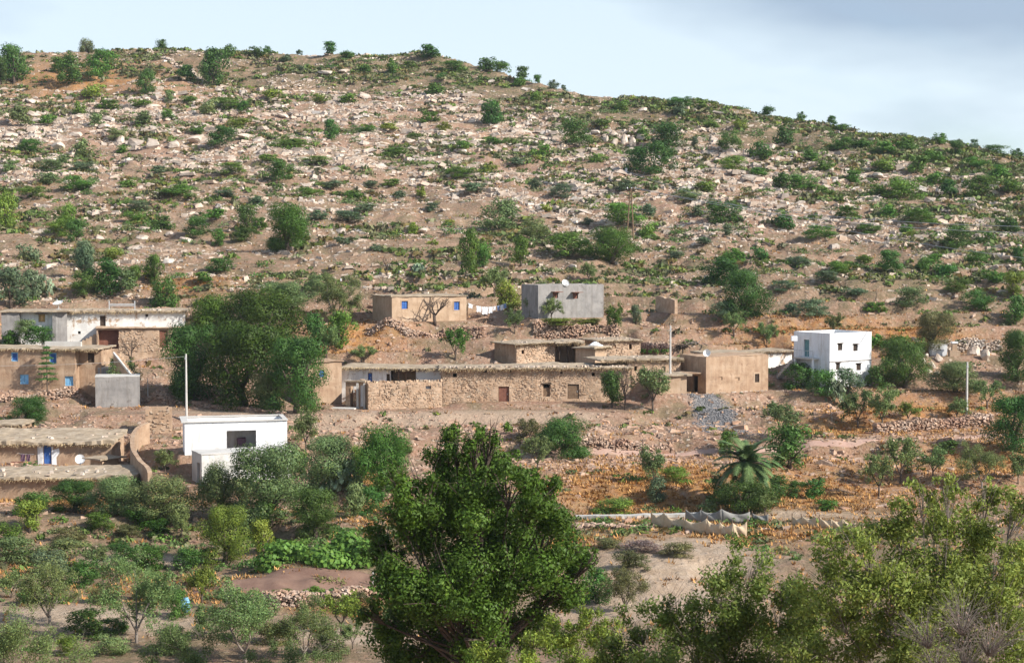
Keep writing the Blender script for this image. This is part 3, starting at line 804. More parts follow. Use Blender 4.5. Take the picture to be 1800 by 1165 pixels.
# --- C: grey tank, stair slab
hC = House('water_tank', 'grey concrete cistern box below the slanting stair slab', 168, 246, 716, 663, 186, 187, 3.8, cat='cistern', pad=2)
shell(hC, M['concrete'], (), rough=.02)
roof_slab(hC, -.03, hC.L + .03, -.03, 3.83, hC.H, .12, M['pale_conc'], .02, bumpy=.01)
hC2 = House('water_tank', 'small grey concrete block standing behind the cistern', 172, 198, 668, 647, 191, 191, 2, cat='cistern', pad=0)
shell(hC2, M['concrete'], (), rough=.01); roof_slab(hC2, 0, hC2.L, 0, 2, hC2.H, .1, M['pale_conc'], .01, bumpy=.01)
ts = thing('stair_slab', 'white-edged slanting stair slab on a mud side wall above the cistern', 'staircase', at(200, 668, 190))
hts = at(200, 622, 190)[2] - at(200, 668, 190)[2]; lts = 2.6
m = MB(); m.add([(0, 0, -1), (lts, -1.2, -1), (lts, -1.2, .1), (0, 0, hts), (0.3, .8, -1), (lts + .3, -.4, -1), (lts + .3, -.4, .1), (.3, .8, hts)],
      [[0, 1, 2, 3], [5, 4, 7, 6], [0, 3, 7, 4], [1, 5, 6, 2], [3, 2, 6, 7], [0, 4, 5, 1]]); m.build('side_wall', M['mud'], ts)
m = MB(); m.add([(-.05, -.05, hts + .01), (lts, -1.28, .1), (lts, -1.28, .3), (-.05, -.05, hts + .22), (.05, .22, hts + .01), (lts + .1, -1.05, .1), (lts + .1, -1.05, .3), (.05, .22, hts + .22)],
      [[0, 1, 2, 3], [5, 4, 7, 6], [0, 3, 7, 4], [1, 5, 6, 2], [3, 2, 6, 7], [0, 4, 5, 1]]); m.build('stair_slab', M['pale_conc'], ts)
m = MB()
for i in range(9):
    m.box(.3 + i * .27, .57 + i * .27, .5 - i * .12, 1.5 - i * .12, -1, hts - i * (hts / 9), .0)
m.build('step', M['mud_light'], ts)

# --- D: low house with bright blue door
hD = House('mud_house', 'low red-brown mud house with a bright blue door in a white surround', -30, 196, 822, 781, 163, 163.5, 6.5, pad=2.5)
dd = hD.op(73, 88, 781, 815)
shell(hD, M['mud'], [dd], rough=.06)
door(hD, dd, M['blue'], .08, 'bright blue plank door'); x0_, x1_ = dd[0], dd[1]
m = MB(); m.box(x0_ - .5, x0_, -.06, .03, dd[2] - .1, dd[3] - .1, .05).box(x1_, x1_ + .75, -.06, .03, dd[2] - .2, dd[3] - .25, .05); m.build('door_surround', M['white_clean'], hD.root)
lo = hD.op(17, 38, 811, 821)
m = MB(); m.box(lo[0], lo[1], -.08, .02, lo[2], lo[3]); m.build('hatch', M['redwood'], hD.root)
roof_slab(hD, -.3, hD.L + .35, -.55, 7.3, hD.H, .32, M['roof'], .18, .06, bumpy=.1); brush_edge(hD, -.3, hD.L + .3, -.45, hD.H + .02, 420)
roof_stones(hD, 0, hD.L, 0, 6, hD.H + .5, 22)
hD2 = House('mud_house', 'sunken red mud outbuilding seen mostly as an earth roof below the blue door', -30, 229, 870, 842, 148.5, 149, 4.2, cat='outbuilding', pad=0)
shell(hD2, M['mud'], (), rough=.08)
roof_slab(hD2, -.3, hD2.L + .5, -.5, 5.6, hD2.H, .28, M['roof'], .2, .03, bumpy=.1); brush_edge(hD2, -.3, hD2.L + .4, -.45, hD2.H + .02, 420)
roof_stones(hD2, 0, hD2.L, 0, 4, hD2.H + .4, 26)
hD3 = House('mud_house', 'small earth-roofed shed cut by the left edge of the photo', -40, 37, 762, 748, 175, 175, 4, cat='shed', pad=1)
shell(hD3, M['mud'], (), rough=.05); roof_slab(hD3, -.3, hD3.L + .3, -.4, 4.3, hD3.H, .25, M['roof'], .15); brush_edge(hD3, 0, hD3.L + .3, -.3, hD3.H, 120)
hD4 = House('stone_hut', 'tiny stone oven hut with a slab roof right of the dish on the blue-door house', 180, 208, 828, 808, 160, 161.5, 1.8, cat='hut', pad=1)
shell(hD4, M['stonewall'], (), rough=.07); roof_slab(hD4, -.5, hD4.L + .8, -.4, 2.2, hD4.H, .2, M['roof'], .15)

# --- E: white modern building
hE = House('white_building', 'white rendered building with one wide dark opening above the olive trees', 325, 505, 800, 744, 157, 159.2, 5, cat='building', pad=1)
eo = hE.op(397, 449, 757, 793)
shell(hE, M['white_clean'], [eo], rough=.01)
roof_slab(hE, .36, hE.L - .36, .36, 4.64, hE.H - .42, .13, M['pale_conc'], .0, bumpy=.02)
for a_ in ((-.3, -.14, hE.L + .08, .36), (-.3, 4.64, hE.L + .08, 5.1)):
    m = MB(); m.box(a_[0], a_[2], a_[1], a_[3], hE.H + .07, hE.H + .17, .015); m.build('parapet_cap', M['pale_conc'], hE.root)
for a_ in ((-.3, .362, .36, 4.638), (hE.L - .36, .362, hE.L + .08, 4.638)):
    m = MB(); m.box(a_[0], a_[2], a_[1], a_[3], hE.H + .07, hE.H + .17, .015); m.build('parapet_cap', M['pale_conc'], hE.root)
wall(hE, (.4, 2.7), (hE.L - .4, 2.7), -.2, hE.H - .5, M['white'], .2, name='inner_wall')
m = MB(); m.box(eo[0] + 1.1, eo[0] + 1.9, 1.6, 2.3, .3, 1.3, .05); m.build('stacked_sack', M['cloth_dark'], hE.root)
hE2 = House('white_building', 'pale grey-white lower annex in front of the white building with the wide opening', 355, 512, 852, 799, 151.5, 155.2, 3.4, cat='building', pad=1.5)
shell(hE2, material('dull_whitewash', [(.50, .49, .47), (.62, .61, .59), (.68, .67, .65)], .8, bump=.3, bscale=5, spots=((.40, .36, .31), .9, .6), streak=(.38, .34, .29)), (), rough=.03, sides=M['pale_conc'], side_ops=[(1.4, 2.4, -.3, 1.9)])
m = MB(); m.box(.2, .25, 1.65, 2.65, -.3, 1.9); m.build('door', M['darkwood'], hE2.root)
roof_slab(hE2, -.05, hE2.L + .05, -.05, 3.45, hE2.H - .02, .12, M['pale_conc'], .03, bumpy=.02)

# --- pads for the pole yard wall etc.
hW1 = House('mud_wall', 'square mud yard wall beside the white building', 256, 302, 762, 719, 172, 172.5, 3, cat='wall', pad=2)
shell(hW1, M['mud'], (), rough=.05, th=.35); cladding(hW1, .1, hW1.L - .1, 0, hW1.H - .1, -.01, mat='wallstone', fill=.35)

# ------------------------------------------------------------------ masks for ground paint (soil types)
def blob(c, r, cx, cy, rx, ry): return np.exp(-(((c - cx) / rx) ** 2 + ((r - cy) / ry) ** 2))
def rowcol(x, y):
    c = 900 + F * x / np.maximum(y, 1); r = np.interp(y, DEPS, ROWS); return c, r
def orange_mask(c, r):
    m = 0
    for b in ((1080, 850, 130, 55), (1230, 850, 90, 40), (1450, 855, 170, 50), (1480, 745, 90, 18), (1650, 715, 160, 30), (1430, 575, 160, 22), (1600, 590, 120, 20), (1740, 800, 120, 40),
              (150, 135, 190, 30), (620, 590, 90, 30), (650, 860, 40, 60), (120, 860, 160, 14), (600, 1045, 110, 14), (10, 985, 40, 20), (300, 1020, 120, 18), (1050, 950, 90, 12), (1300, 940, 160, 16), (1150, 1010, 120, 14), (330, 500, 70, 16)):
        m = m + blob(c, r, *b)
    return np.clip(m, 0, 1)
def rock_mask(c, r):
    rs = np.interp(c, SKPX, SKRO)
    k = r - rs
    hi = sstep(40, 80, k) * (1 - sstep(190, 250, k))
    hi = hi * np.interp(c, [0, 400, 1300, 1800], [.75, 1, 1, .75])
    mid = sstep(190, 250, k) * (1 - sstep(505, 540, r)) * .26
    top = (1 - sstep(30, 70, k)) * .22
    low = sstep(500, 540, r) * .3 + .6 * sstep(705, 745, r) * (1 - sstep(800, 850, r)) * (.5 + .5 * sstep(500, 640, c))
    return np.clip(hi + mid + top + low, 0, 1)
def field_mask(c, r):
    m = 0
    for b in ((250, 958, 170, 10), (150, 1085, 260, 30), (1180, 955, 130, 16), (1200, 985, 150, 22), (620, 1110, 140, 22), (30, 1005, 60, 14), (1350, 895, 200, 10), (1150, 1040, 200, 40)):
        m = m + blob(c, r, *b)
    return np.clip(m * 1.3, 0, 1)
def brown_mask(c, r):
    return np.clip(blob(c, r, 520, 1022, 130, 12) * 1.4 + blob(c, r, 1050, 500, 200, 40) * .5 + blob(c, r, 1200, 470, 300, 60) * .3 + blob(c, r, 180, 120, 120, 40) * .5, 0, 1)

def path_mask(c, r, x, y):
    m = 0
    for b in ((560, 742, 90, 7), (700, 731, 110, 7), (860, 724, 110, 8), (990, 728, 60, 7), (420, 728, 120, 8)): m = m + blob(c, r, *b)
    return np.clip(m * 1.6 + fbm(x / 2.5, y / 2.5, 66) * .5 * (m > .08), 0, 1)
def gravel_mask(c, r, x, y):
    ax = 1240 + (r - 700) * .9
    m = np.exp(-((c - ax) / 30) ** 2) * sstep(692, 704, r) * (1 - sstep(745, 760, r))
    return np.clip(m * 1.7 + fbm(x / 1.6, y / 1.6, 67) * .9 * (m > .08) - .15, 0, 1)
# ground material
def ground_material():
    m = bpy.data.materials.new('hillside_ground'); m.use_nodes = True
    t = m.node_tree; t.nodes.clear(); L = t.links.new; N = t.nodes.new
    out = N('ShaderNodeOutputMaterial'); b = N('ShaderNodeBsdfPrincipled'); L(b.outputs[0], out.inputs[0])
    b.inputs['Roughness'].default_value = .95; b.inputs['Specular IOR Level'].default_value = .1
    tcn = N('ShaderNodeTexCoord')
    def noise(sc, det=6, ro=.6):
        n = N('ShaderNodeTexNoise'); n.inputs['Scale'].default_value = sc; n.inputs['Detail'].default_value = det; n.inputs['Roughness'].default_value = ro
        L(tcn.outputs['Object'], n.inputs['Vector']); return n.outputs[0]
    def ramp(src, stops):
        r = N('ShaderNodeValToRGB'); e = r.color_ramp.elements
        e[0].position, e[0].color = stops[0][0], (*stops[0][1], 1); e[1].position, e[1].color = stops[-1][0], (*stops[-1][1], 1)
        for p, c in stops[1:-1]:
            k = e.new(p); k.color = (*c, 1)
        L(src, r.inputs[0]); return r.outputs[0]
    def mix(f, a, c):
        k = N('ShaderNodeMix'); k.data_type = 'RGBA'
        if isinstance(f, float): k.inputs[0].default_value = f
        else: L(f, k.inputs[0])
        for s, i in ((a, 6), (c, 7)):
            if isinstance(s, tuple): k.inputs[i].default_value = (*s, 1)
            else: L(s, k.inputs[i])
        return k.outputs[2]
    def mul(a, c):
        k = N('ShaderNodeMath'); k.operation = 'MULTIPLY'; k.use_clamp = True
        for s, i in ((a, 0), (c, 1)):
            if isinstance(s, float): k.inputs[i].default_value = s
            else: L(s, k.inputs[i])
        return k.outputs[0]
    soil = ramp(noise(.22, 8), [(.3, (.25, .13, .085)), (.45, (.33, .185, .12)), (.58, (.39, .24, .16)), (.72, (.45, .305, .215))])
    fine = ramp(noise(2.6, 8, .75), [(.35, (.20, .12, .09)), (.5, (.35, .22, .16)), (.66, (.58, .46, .38))])
    c = mix(.5, soil, fine)
    at1 = N('ShaderNodeVertexColor'); at1.layer_name = 'tint'
    sp = N('ShaderNodeSeparateColor'); L(at1.outputs[0], sp.inputs[0])
    # scrubby grey green ground cover patches
    gf = ramp(noise(.35, 9, .72), [(.47, (0, 0, 0)), (.60, (1, 1, 1))])
    c = mix(mul(gf, .62), c, ramp(noise(1.5, 5, .7), [(.3, (.10, .10, .055)), (.7, (.21, .18, .10))]))
    # pale stones in the soil
    vo = N('ShaderNodeTexVoronoi'); vo.inputs['Scale'].default_value = 1.5; L(tcn.outputs['Object'], vo.inputs['Vector'])
    vc = N('ShaderNodeSeparateColor'); L(vo.outputs['Color'], vc.inputs[0])
    st1 = ramp(vc.outputs[0], [(.52, (0, 0, 0)), (.56, (1, 1, 1))]); st2 = ramp(vo.outputs['Distance'], [(.26, (1, 1, 1)), (.38, (0, 0, 0))])
    stc = ramp(vc.outputs[1], [(.0, (.42, .30, .22)), (1., (.62, .53, .44))])
    c = mix(mul(mul(st1, st2), mul(sp.outputs[2], 1.0)), c, stc)
    # dry orange grass
    of = mul(sp.outputs[0], ramp(noise(.8, 7, .7), [(.34, (0, 0, 0)), (.56, (1, 1, 1))]))
    c = mix(of, c, ramp(noise(1.8, 6, .7), [(.3, (.26, .10, .035)), (.5, (.43, .20, .065)), (.7, (.52, .31, .13))]))
    # bare fields
    ff = mul(sp.outputs[1], 0.9)
    c = mix(ff, c, ramp(noise(1.1, 7, .7), [(.3, (.36, .26, .18)), (.5, (.46, .35, .26)), (.7, (.52, .42, .33))]))
    at2 = N('ShaderNodeVertexColor'); at2.layer_name = 'soil'
    sp2 = N('ShaderNodeSeparateColor'); L(at2.outputs[0], sp2.inputs[0])
    c = mix(mul(sp2.outputs[1], .85), c, ramp(noise(1.6, 8, .75), [(.35, (.36, .26, .19)), (.65, (.48, .36, .27))]))
    c = mix(mul(sp2.outputs[0], .95), c, ramp(noise(5, 8, .8), [(.35, (.15, .15, .16)), (.65, (.29, .285, .29))]))
    c = mix(mul(sp2.outputs[2], ramp(noise(.9, 8, .75), [(.36, (0, 0, 0)), (.55, (1, 1, 1))])), c, ramp(noise(2.2, 6, .75), [(.3, (.085, .09, .045)), (.5, (.15, .125, .07)), (.7, (.22, .17, .11))]))
    L(c, b.inputs['Base Color'])
    bp = N('ShaderNodeBump'); bp.inputs['Strength'].default_value = .8; bp.inputs['Distance'].default_value = .35
    L(noise(2.2, 9, .7), bp.inputs['Height'])
    bp2 = N('ShaderNodeBump'); bp2.inputs['Strength'].default_value = .6; bp2.inputs['Distance'].default_value = .25
    L(mul(st2, mul(st1, sp.outputs[2])), bp2.inputs['Height']); L(bp.outputs[0], bp2.inputs['Normal'])
    L(bp2.outputs[0], b.inputs['Normal'])
    return m
M['ground'] = ground_material()
M['brownfield'] = material('brown_field', [(.17, .10, .075), (.24, .15, .11)], .8, bump=.7, bscale=5)

# flat spots without houses: scree yard terrace in front of the long house, fields
def padp(px, row, hl, hw, fall, ang=0):
    p = hit(px, row); PADS.append((p[0], p[1], hl, hw, ang, p[2], fall))
padp(860, 722, 15, 1.0, 2.5)
padp(400, 725, 14, 2.0, 3)
# terrain mesh: columns in azimuth, rows in distance
cs = np.concatenate([np.linspace(-1600, -120, 50)[:-1], np.linspace(-120, 1920, 560), np.linspace(1920, 3400, 50)[1:]])
Ds = np.concatenate([np.linspace(94, 240, 290)[:-1], np.linspace(240, 500, 230)[:-1], np.linspace(500, 900, 30)])
CC, DD = np.meshgrid(cs, Ds, indexing='ij')
X = (CC - 900) / F * DD
Z = height(X, DD)
cc_, rr_ = rowcol(X, DD)
tint = np.stack([orange_mask(cc_, rr_), field_mask(cc_, rr_), .25 + .75 * rock_mask(cc_, rr_)], -1).reshape(-1, 3)
idx = np.arange(CC.size).reshape(CC.shape)
q = np.stack([idx[:-1, :-1].ravel(), idx[1:, :-1].ravel(), idx[1:, 1:].ravel(), idx[:-1, 1:].ravel()], 1)
def cover_mask(c, r):
    k = r - np.interp(c, SKPX, SKRO)
    m = (1 - sstep(45, 85, k)) * .85 + .35 * sstep(200, 260, k) * (1 - sstep(520, 560, r)) + .35 * sstep(1250, 1600, c) * (r < 560) + .6 * sstep(840, 900, r) + .12
    return np.clip(m * (1 - .8 * field_mask(c, r)) * (1 - .8 * np.clip(blob(c, r, 170, 125, 170, 40), 0, 1)), 0, 1)
soil2 = np.stack([gravel_mask(cc_, rr_, X, DD), path_mask(cc_, rr_, X, DD), cover_mask(cc_, rr_)], -1).reshape(-1, 3)
o = link('hillside', newmesh('hillside', np.stack([X, DD, Z], -1).reshape(-1, 3), q, M['ground'], tint, True, soil2))
tag(o, 'rocky scrub hillside with terraced fields and village slope', kind='structure')
gx, gy = np.meshgrid(np.linspace(-190, 190, 60), np.concatenate([[-400, -100, 0, 4], np.linspace(8, 94, 30)]), indexing='ij')
xs = gx * 1.0
gz = near_z(gy)
idx = np.arange(gx.size).reshape(gx.shape)
q = np.stack([idx[:-1, :-1].ravel(), idx[1:, :-1].ravel(), idx[1:, 1:].ravel(), idx[:-1, 1:].ravel()], 1)
o = link('near_bank', newmesh('near_bank', np.stack([xs, gy, gz], -1).reshape(-1, 3), q, M['ground'], np.tile([.2, .3, .5], (gx.size, 1)), True))
tag(o, 'bank falling from the road to the valley fields', kind='structure')
o = link('far_ground', newmesh('far_ground', [(-3000, -3000, -45), (3000, -3000, -45), (3000, 3000, -45), (-3000, 3000, -45)], [[0, 1, 2, 3]], M['ground'], np.tile([.1, .1, .4], (4, 1))))
tag(o, 'plain beyond the hill', kind='structure')

# ribbons laid on the ground (path, track, canal, brown field)
def ribbon(name, pts, width, mat, label, lift=.06, thick=0, kind='structure', n=120, cat=None, rag=.12):
    P = np.array([hit(*p) for p in pts]); t = np.linspace(0, 1, len(P)); tt = np.linspace(0, 1, n)
    x = np.interp(tt, t, P[:, 0]); y = np.interp(tt, t, P[:, 1])
    k = np.ones(7) / 7
    xs_, ys_ = np.convolve(np.pad(x, 3, 'edge'), k, 'valid'), np.convolve(np.pad(y, 3, 'edge'), k, 'valid')
    dx, dy = np.gradient(xs_), np.gradient(ys_); l = np.hypot(dx, dy); nx, ny = -dy / l, dx / l
    m = 5; off = np.linspace(-width / 2, width / 2, m)
    r1 = vnoise(tt * n * .3, tt * 0 + 3) * rag * 2
    XX = xs_[:, None] + nx[:, None] * (off[None] * (1 + r1[:, None])); YY = ys_[:, None] + ny[:, None] * (off[None] * (1 + r1[:, None]))
    ZZ = height(XX, YY)
    zc = np.maximum(ZZ.mean(1), height(xs_, ys_)) if thick else None
    Zt = (zc[:, None] + thick + 0 * XX) if thick else ZZ + lift
    V = np.stack([XX, YY, Zt], -1)
    if not thick: V[:, 0, 2] -= .3; V[:, -1, 2] -= .3; 
    idx = np.arange(n * m).reshape(n, m)
    q = [np.stack([idx[:-1, :-1].ravel(), idx[:-1, 1:].ravel(), idx[1:, 1:].ravel(), idx[1:, :-1].ravel()], 1)]
    v = V.reshape(-1, 3)
    if thick:
        Vb = V.copy(); Vb[..., 2] -= thick + 1.2; v = np.vstack([v, Vb.reshape(-1, 3)]); K = n * m
        for e in (idx[:, 0], idx[::-1, -1]): q.append(np.stack([e[:-1], e[1:], e[1:] + K, e[:-1] + K], 1))
        for e in (idx[0, ::-1], idx[-1, :]): q.append(np.stack([e[:-1], e[1:], e[1:] + K, e[:-1] + K], 1))
    ob = link(name, newmesh(name, v, np.concatenate(q), mat))
    tag(ob, label, cat, kind=kind); return ob
ribbon('path', [(960, 792), (1120, 796), (1300, 796), (1400, 790), (1500, 781), (1600, 772), (1750, 764), (1850, 760)], 1.5, M['path'], 'reddish dirt track crossing the slope under the white house')
ribbon('irrigation_channel', [(1010, 911), (1080, 910), (1150, 908), (1230, 906)], .8, M['canal'], 'pale concrete irrigation channel', thick=.25, cat='channel', kind=None)
def patch(name, px, row, rx, ry, mat, label, lift=.08, rot=0, kind='structure', seed=0):
    c = hit(px, row); n, m = 90, 26
    V = [(c[0], c[1])]
    r_ = np.random.default_rng(seed)
    ph = r_.uniform(0, 6, 3)
    for i in range(1, m + 1):
        for j in range(n):
            a = 2 * math.pi * j / n; k = i / m * (1 + .16 * math.sin(3 * a + ph[0]) + .1 * math.sin(5 * a + ph[1]))
            x, y = rx * k * math.cos(a), ry * k * math.sin(a)
            V.append((c[0] + x * math.cos(rot) - y * math.sin(rot), c[1] + x * math.sin(rot) + y * math.cos(rot)))
    V = np.array(V); Zp = height(V[:, 0], V[:, 1]) + lift; Zp[-n:] -= .35
    tr = np.array([(0, 1 + j, 1 + (j + 1) % n) for j in range(n)])
    q = np.array([(1 + i * n + j, 1 + (i + 1) * n + j, 1 + (i + 1) * n + (j + 1) % n, 1 + i * n + (j + 1) % n) for i in range(m - 1) for j in range(n)])
    ob = link(name, newmesh(name, np.column_stack([V, Zp]), [q, tr], mat, None, True)); tag(ob, label, kind=kind); return ob
patch('ploughed_field', 520, 1022, 9.5, 2.6, M['brownfield'], 'small dark brown ploughed plot', seed=5)

# ------------------------------------------------------------------ foliage
def spray(r, cen, rad, n, size, asp=.55, outb=.72, shell_=.35, tv=.22, upb=.0, flat=0):
    """n leaf quads spread through ellipsoid clumps"""
    cen = np.asarray(cen, float); rad = np.asarray(rad, float)
    if rad.ndim == 1: rad = np.repeat(rad[:, None], 3, 1)
    w = rad.prod(1) ** (2 / 3); k = r.choice(len(cen), n, p=w / w.sum())
    d = r.normal(size=(n, 3)); d /= np.linalg.norm(d, axis=1)[:, None]
    rr = r.random(n) ** shell_
    rr *= 1 + .12 * r.normal(size=n)
    p = cen[k] + d * rad[k] * rr[:, None]
    nn = d * outb + r.normal(size=(n, 3)) * (1 - outb) * .8; nn[:, 2] += upb
    nn /= np.linalg.norm(nn, axis=1)[:, None]
    t = np.cross(nn, r.normal(size=(n, 3))); t /= np.linalg.norm(t, axis=1)[:, None]
    b = np.cross(nn, t)
    s = size * r.uniform(.6, 1.35, n)[:, None]
    t = t * s * .5; b = b * s * .5 * asp
    v = np.stack([p - t, p - b * 1.0 + t * .1, p + t, p + b], 1)
    bl = 1 + (r.random(len(cen)) - .5) * tv * 1.2
    br = bl[k] * r.uniform(1 - tv, 1 + tv, n); yel = r.random(n) ** 4 * .4
    col = np.stack([br * (1 + yel), br * (1 + yel * .3), br * (1 - yel * .3)], 1)
    f = np.arange(n * 4).reshape(n, 4)
    return v.reshape(-1, 3), f, np.repeat(col, 4, 0)

def join(*parts):
    V = []; Fq = []; Cc = []; n = 0
    for v, f, c in parts:
        V.append(v); Fq.append(f + n); Cc.append(c); n += len(v)
    return np.vstack(V), np.concatenate(Fq), np.vstack(Cc)

def mkfol(name, seed, lobes, n, size, z0, z1, wr, mat, rmin=.12, rmax=.24, taper=.5, core=True, **kw):
    r = np.random.default_rng(seed); c = []; ra = []
    for i in range(lobes):
        a = r.uniform(0, 6.28); z = z0 + (z1 - z0) * r.random() ** .9; hz = (z - z0) / (z1 - z0)
        lim = wr * math.sqrt(max(.05, 1 - (2 * abs(hz - .4)) ** 2 * taper)) - rmin
        q = max(.02, lim) * r.random() ** .45; R = r.uniform(rmin, rmax)
        zz = min(z, 1 - R * .9); c.append((q * math.cos(a), q * math.sin(a), max(zz, R * .7))); ra.append((R, R, R))
    if core: c.append((0, 0, (z0 + z1) / 2)); ra.append((wr * .66, wr * .66, (z1 - z0) * .42))
    v, f, col = spray(r, c, ra, n, size, **kw)
    v[:, 2] = np.maximum(v[:, 2], 0)
    return newmesh(name, v, f, mat, col)

BUSH = [mkfol('bush_foliage', 100 + i, 11, 950, .115, .02, 1, .55, LEAF['d'], .14, .26) for i in range(8)]
BUSHM = [mkfol('bush_foliage', 120 + i, 20, 3500, .055, .02, 1, .54, LEAF['d'], .1, .22, tv=.28, outb=.85, shell_=.25) for i in range(7)]
CROWN = [mkfol('crown_foliage', 140 + i, 18, 2900, .065, .08, 1, .54, LEAF['d'], .12, .24, tv=.28, outb=.85, shell_=.25) for i in range(6)]
CROWNL = [mkfol('crown_foliage', 160 + i, 30, 19000, .028, .04, 1, .54, LEAF['d'], .11, .22, tv=.3, outb=.88, shell_=.22) for i in range(5)]
def mk_trunk(seed, top=.5, r0=.045, branches=5, spread=.3, lean=.05):
    r = np.random.default_rng(seed); m = MB(); lx, ly = r.uniform(-lean, lean, 2)
    fork = top * .45
    m.tube([(0, 0, -.06), (lx * .4, ly * .4, fork * .5), (lx, ly, fork)], [r0 * 1.25, r0, r0 * .85], 7)
    for i in range(branches):
        a = 6.28 * i / branches + r.uniform(-.5, .5); s = spread * r.uniform(.6, 1.1)
        e = np.array([lx + s * math.cos(a), ly + s * math.sin(a), top * r.uniform(1.0, 1.5)])
        mid = np.array([lx, ly, fork]) * .5 + e * .5 + r.normal(0, .02, 3)
        m.tube([(lx, ly, fork - .02), mid, e], [r0 * .7, r0 * .45, r0 * .2], 5)
    return m.mesh('trunk', M['bark'], None, True)
TRUNK = [mk_trunk(i) for i in range(5)]

def branchy(seed, n_leaf, size, trunk_h=.28, r0=.03, gens=4, spread=.5, bare=False, mat='bark', leafk='s', puff=.075):
    """open almond-like tree: returns trunk mesh, crown mesh"""
    r = np.random.default_rng(seed); m = MB(); tips = []
    def grow(p, d, l, rad, g):
        q1 = p + d * l * .5 + r.normal(0, .04, 3) * l; q2 = p + d * l + r.normal(0, .06, 3) * l
        m.tube([p, q1, q2], [rad, rad * .8, rad * .62], 5 if g < 2 else 4, cap=False)
        if g >= 2: tips.append(q2); tips.append(q1)
        if g < gens:
            for i in range(3 if g < 3 else 2):
                nd = d + r.normal(0, .48 * (1 + .3 * g * .3), 3); nd[2] += .12; nd /= np.linalg.norm(nd)
                grow(q2 if i < 2 else q1, nd, l * r.uniform(.62, .85), rad * .6, g + 1)
    k = r.integers(2, 4)
    m.tube([(0, 0, -.06), (r.uniform(-.03, .03), r.uniform(-.03, .03), trunk_h)], [r0 * 1.3, r0], 6)
    for i in range(k + 1):
        a = 6.28 * i / (k + 1) + r.uniform(-.4, .4); d = np.array([spread * math.cos(a), spread * math.sin(a), .75]); d /= np.linalg.norm(d)
        grow(np.array([0, 0, trunk_h - .02]), d, .23, r0 * .75, 1)
    V = np.concatenate(m.v); tips = np.array(tips)
    mx_, w = max(V[:, 2].max(), tips[:, 2].max()) + puff * .6, np.abs(V[:, :2]).max() + puff * .6
    sc = np.array([.5 / w, .5 / w, 1 / mx_]); m.v = [a * sc for a in m.v]; tips = tips * sc
    tm = m.mesh('trunk', M[mat], None, True)
    if bare: return tm, None
    v, f, col = spray(r, tips, np.full(len(tips), puff), n_leaf, size, shell_=.6, outb=.5, tv=.36)
    return tm, newmesh('crown_foliage', v, f, LEAF[leafk], col)
OPEN = [branchy(200 + i, 3300, .045, trunk_h=.2, r0=.02, puff=.085) for i in range(6)]
OPENL = [branchy(220 + i, 13000, .022, trunk_h=.13, r0=.017, gens=5, puff=.075, mat='palebark') for i in range(4)]
BARE = [branchy(240 + i, 0, .1, bare=True, gens=4) for i in range(3)]

GROUPS = {'B': 'bushes on the slope', 'T': 'trees on the slope', 'S': 'open-crowned almond trees', 'L': 'large dense trees'}
used = {}
def place_plant(px, row, w, h, kind, style=None, label=None, cat=None, name=None, D=None, group=None):
    p = hit(px, row) if D is None else at(px, row, D)
    mpp = p[1] / F; W_, H_ = w * mpp * 1.1, h * mpp * 1.08
    if style is None:
        style = 'S' if kind == 's' else ('A' if kind == 'a' else ('L' if w > 75 and h > 55 else ('T' if h >= .95 * w and h > 26 else 'B')))
    i = used.get(style, 0); used[style] = i + 1
    rz = rng.uniform(0, 6.28); lk = {'a': 'w'}.get(kind, kind)
    def put(me, nm, parent, mk=None, sc=(W_, W_, H_), loc=(0, 0, -.1)):
        ob = bpy.data.objects.new(nm, me); COL.objects.link(ob); ob.scale = sc; ob.rotation_euler = (0, 0, rz)
        if parent is not None: ob.parent = parent; ob.location = loc
        if mk is not None:
            ob.material_slots[0].link = 'OBJECT'; ob.material_slots[0].material = LEAF[mk]
        return ob
    if style == 'B':
        me = (BUSH if w < 46 else BUSHM)[i % (8 if w < 46 else 7)]
        ob = put(me, name or 'bush', None, lk); ob.location = (p[0], p[1], p[2] - .15)
        return tag(ob, label, cat or 'bush', group)
    root = thing(name or ('tree' if style in 'TL' else 'almond_tree'), label, cat or 'tree', tuple(p), 0, group)
    if style == 'T':
        put(TRUNK[i % 5], 'trunk', root); put(CROWN[i % 6], 'crown', root, lk)
    elif style == 'L':
        put(TRUNK[i % 5], 'trunk', root); put(CROWNL[i % 5], 'crown', root, lk)
    elif style == 'S':
        t, c = OPEN[i % 6] if w < 85 else OPENL[i % 4]
        put(t, 'trunk', root); put(c, 'crown', root, lk)
    else:
        put(BARE[i % 3][0], 'branches', root)
    return root

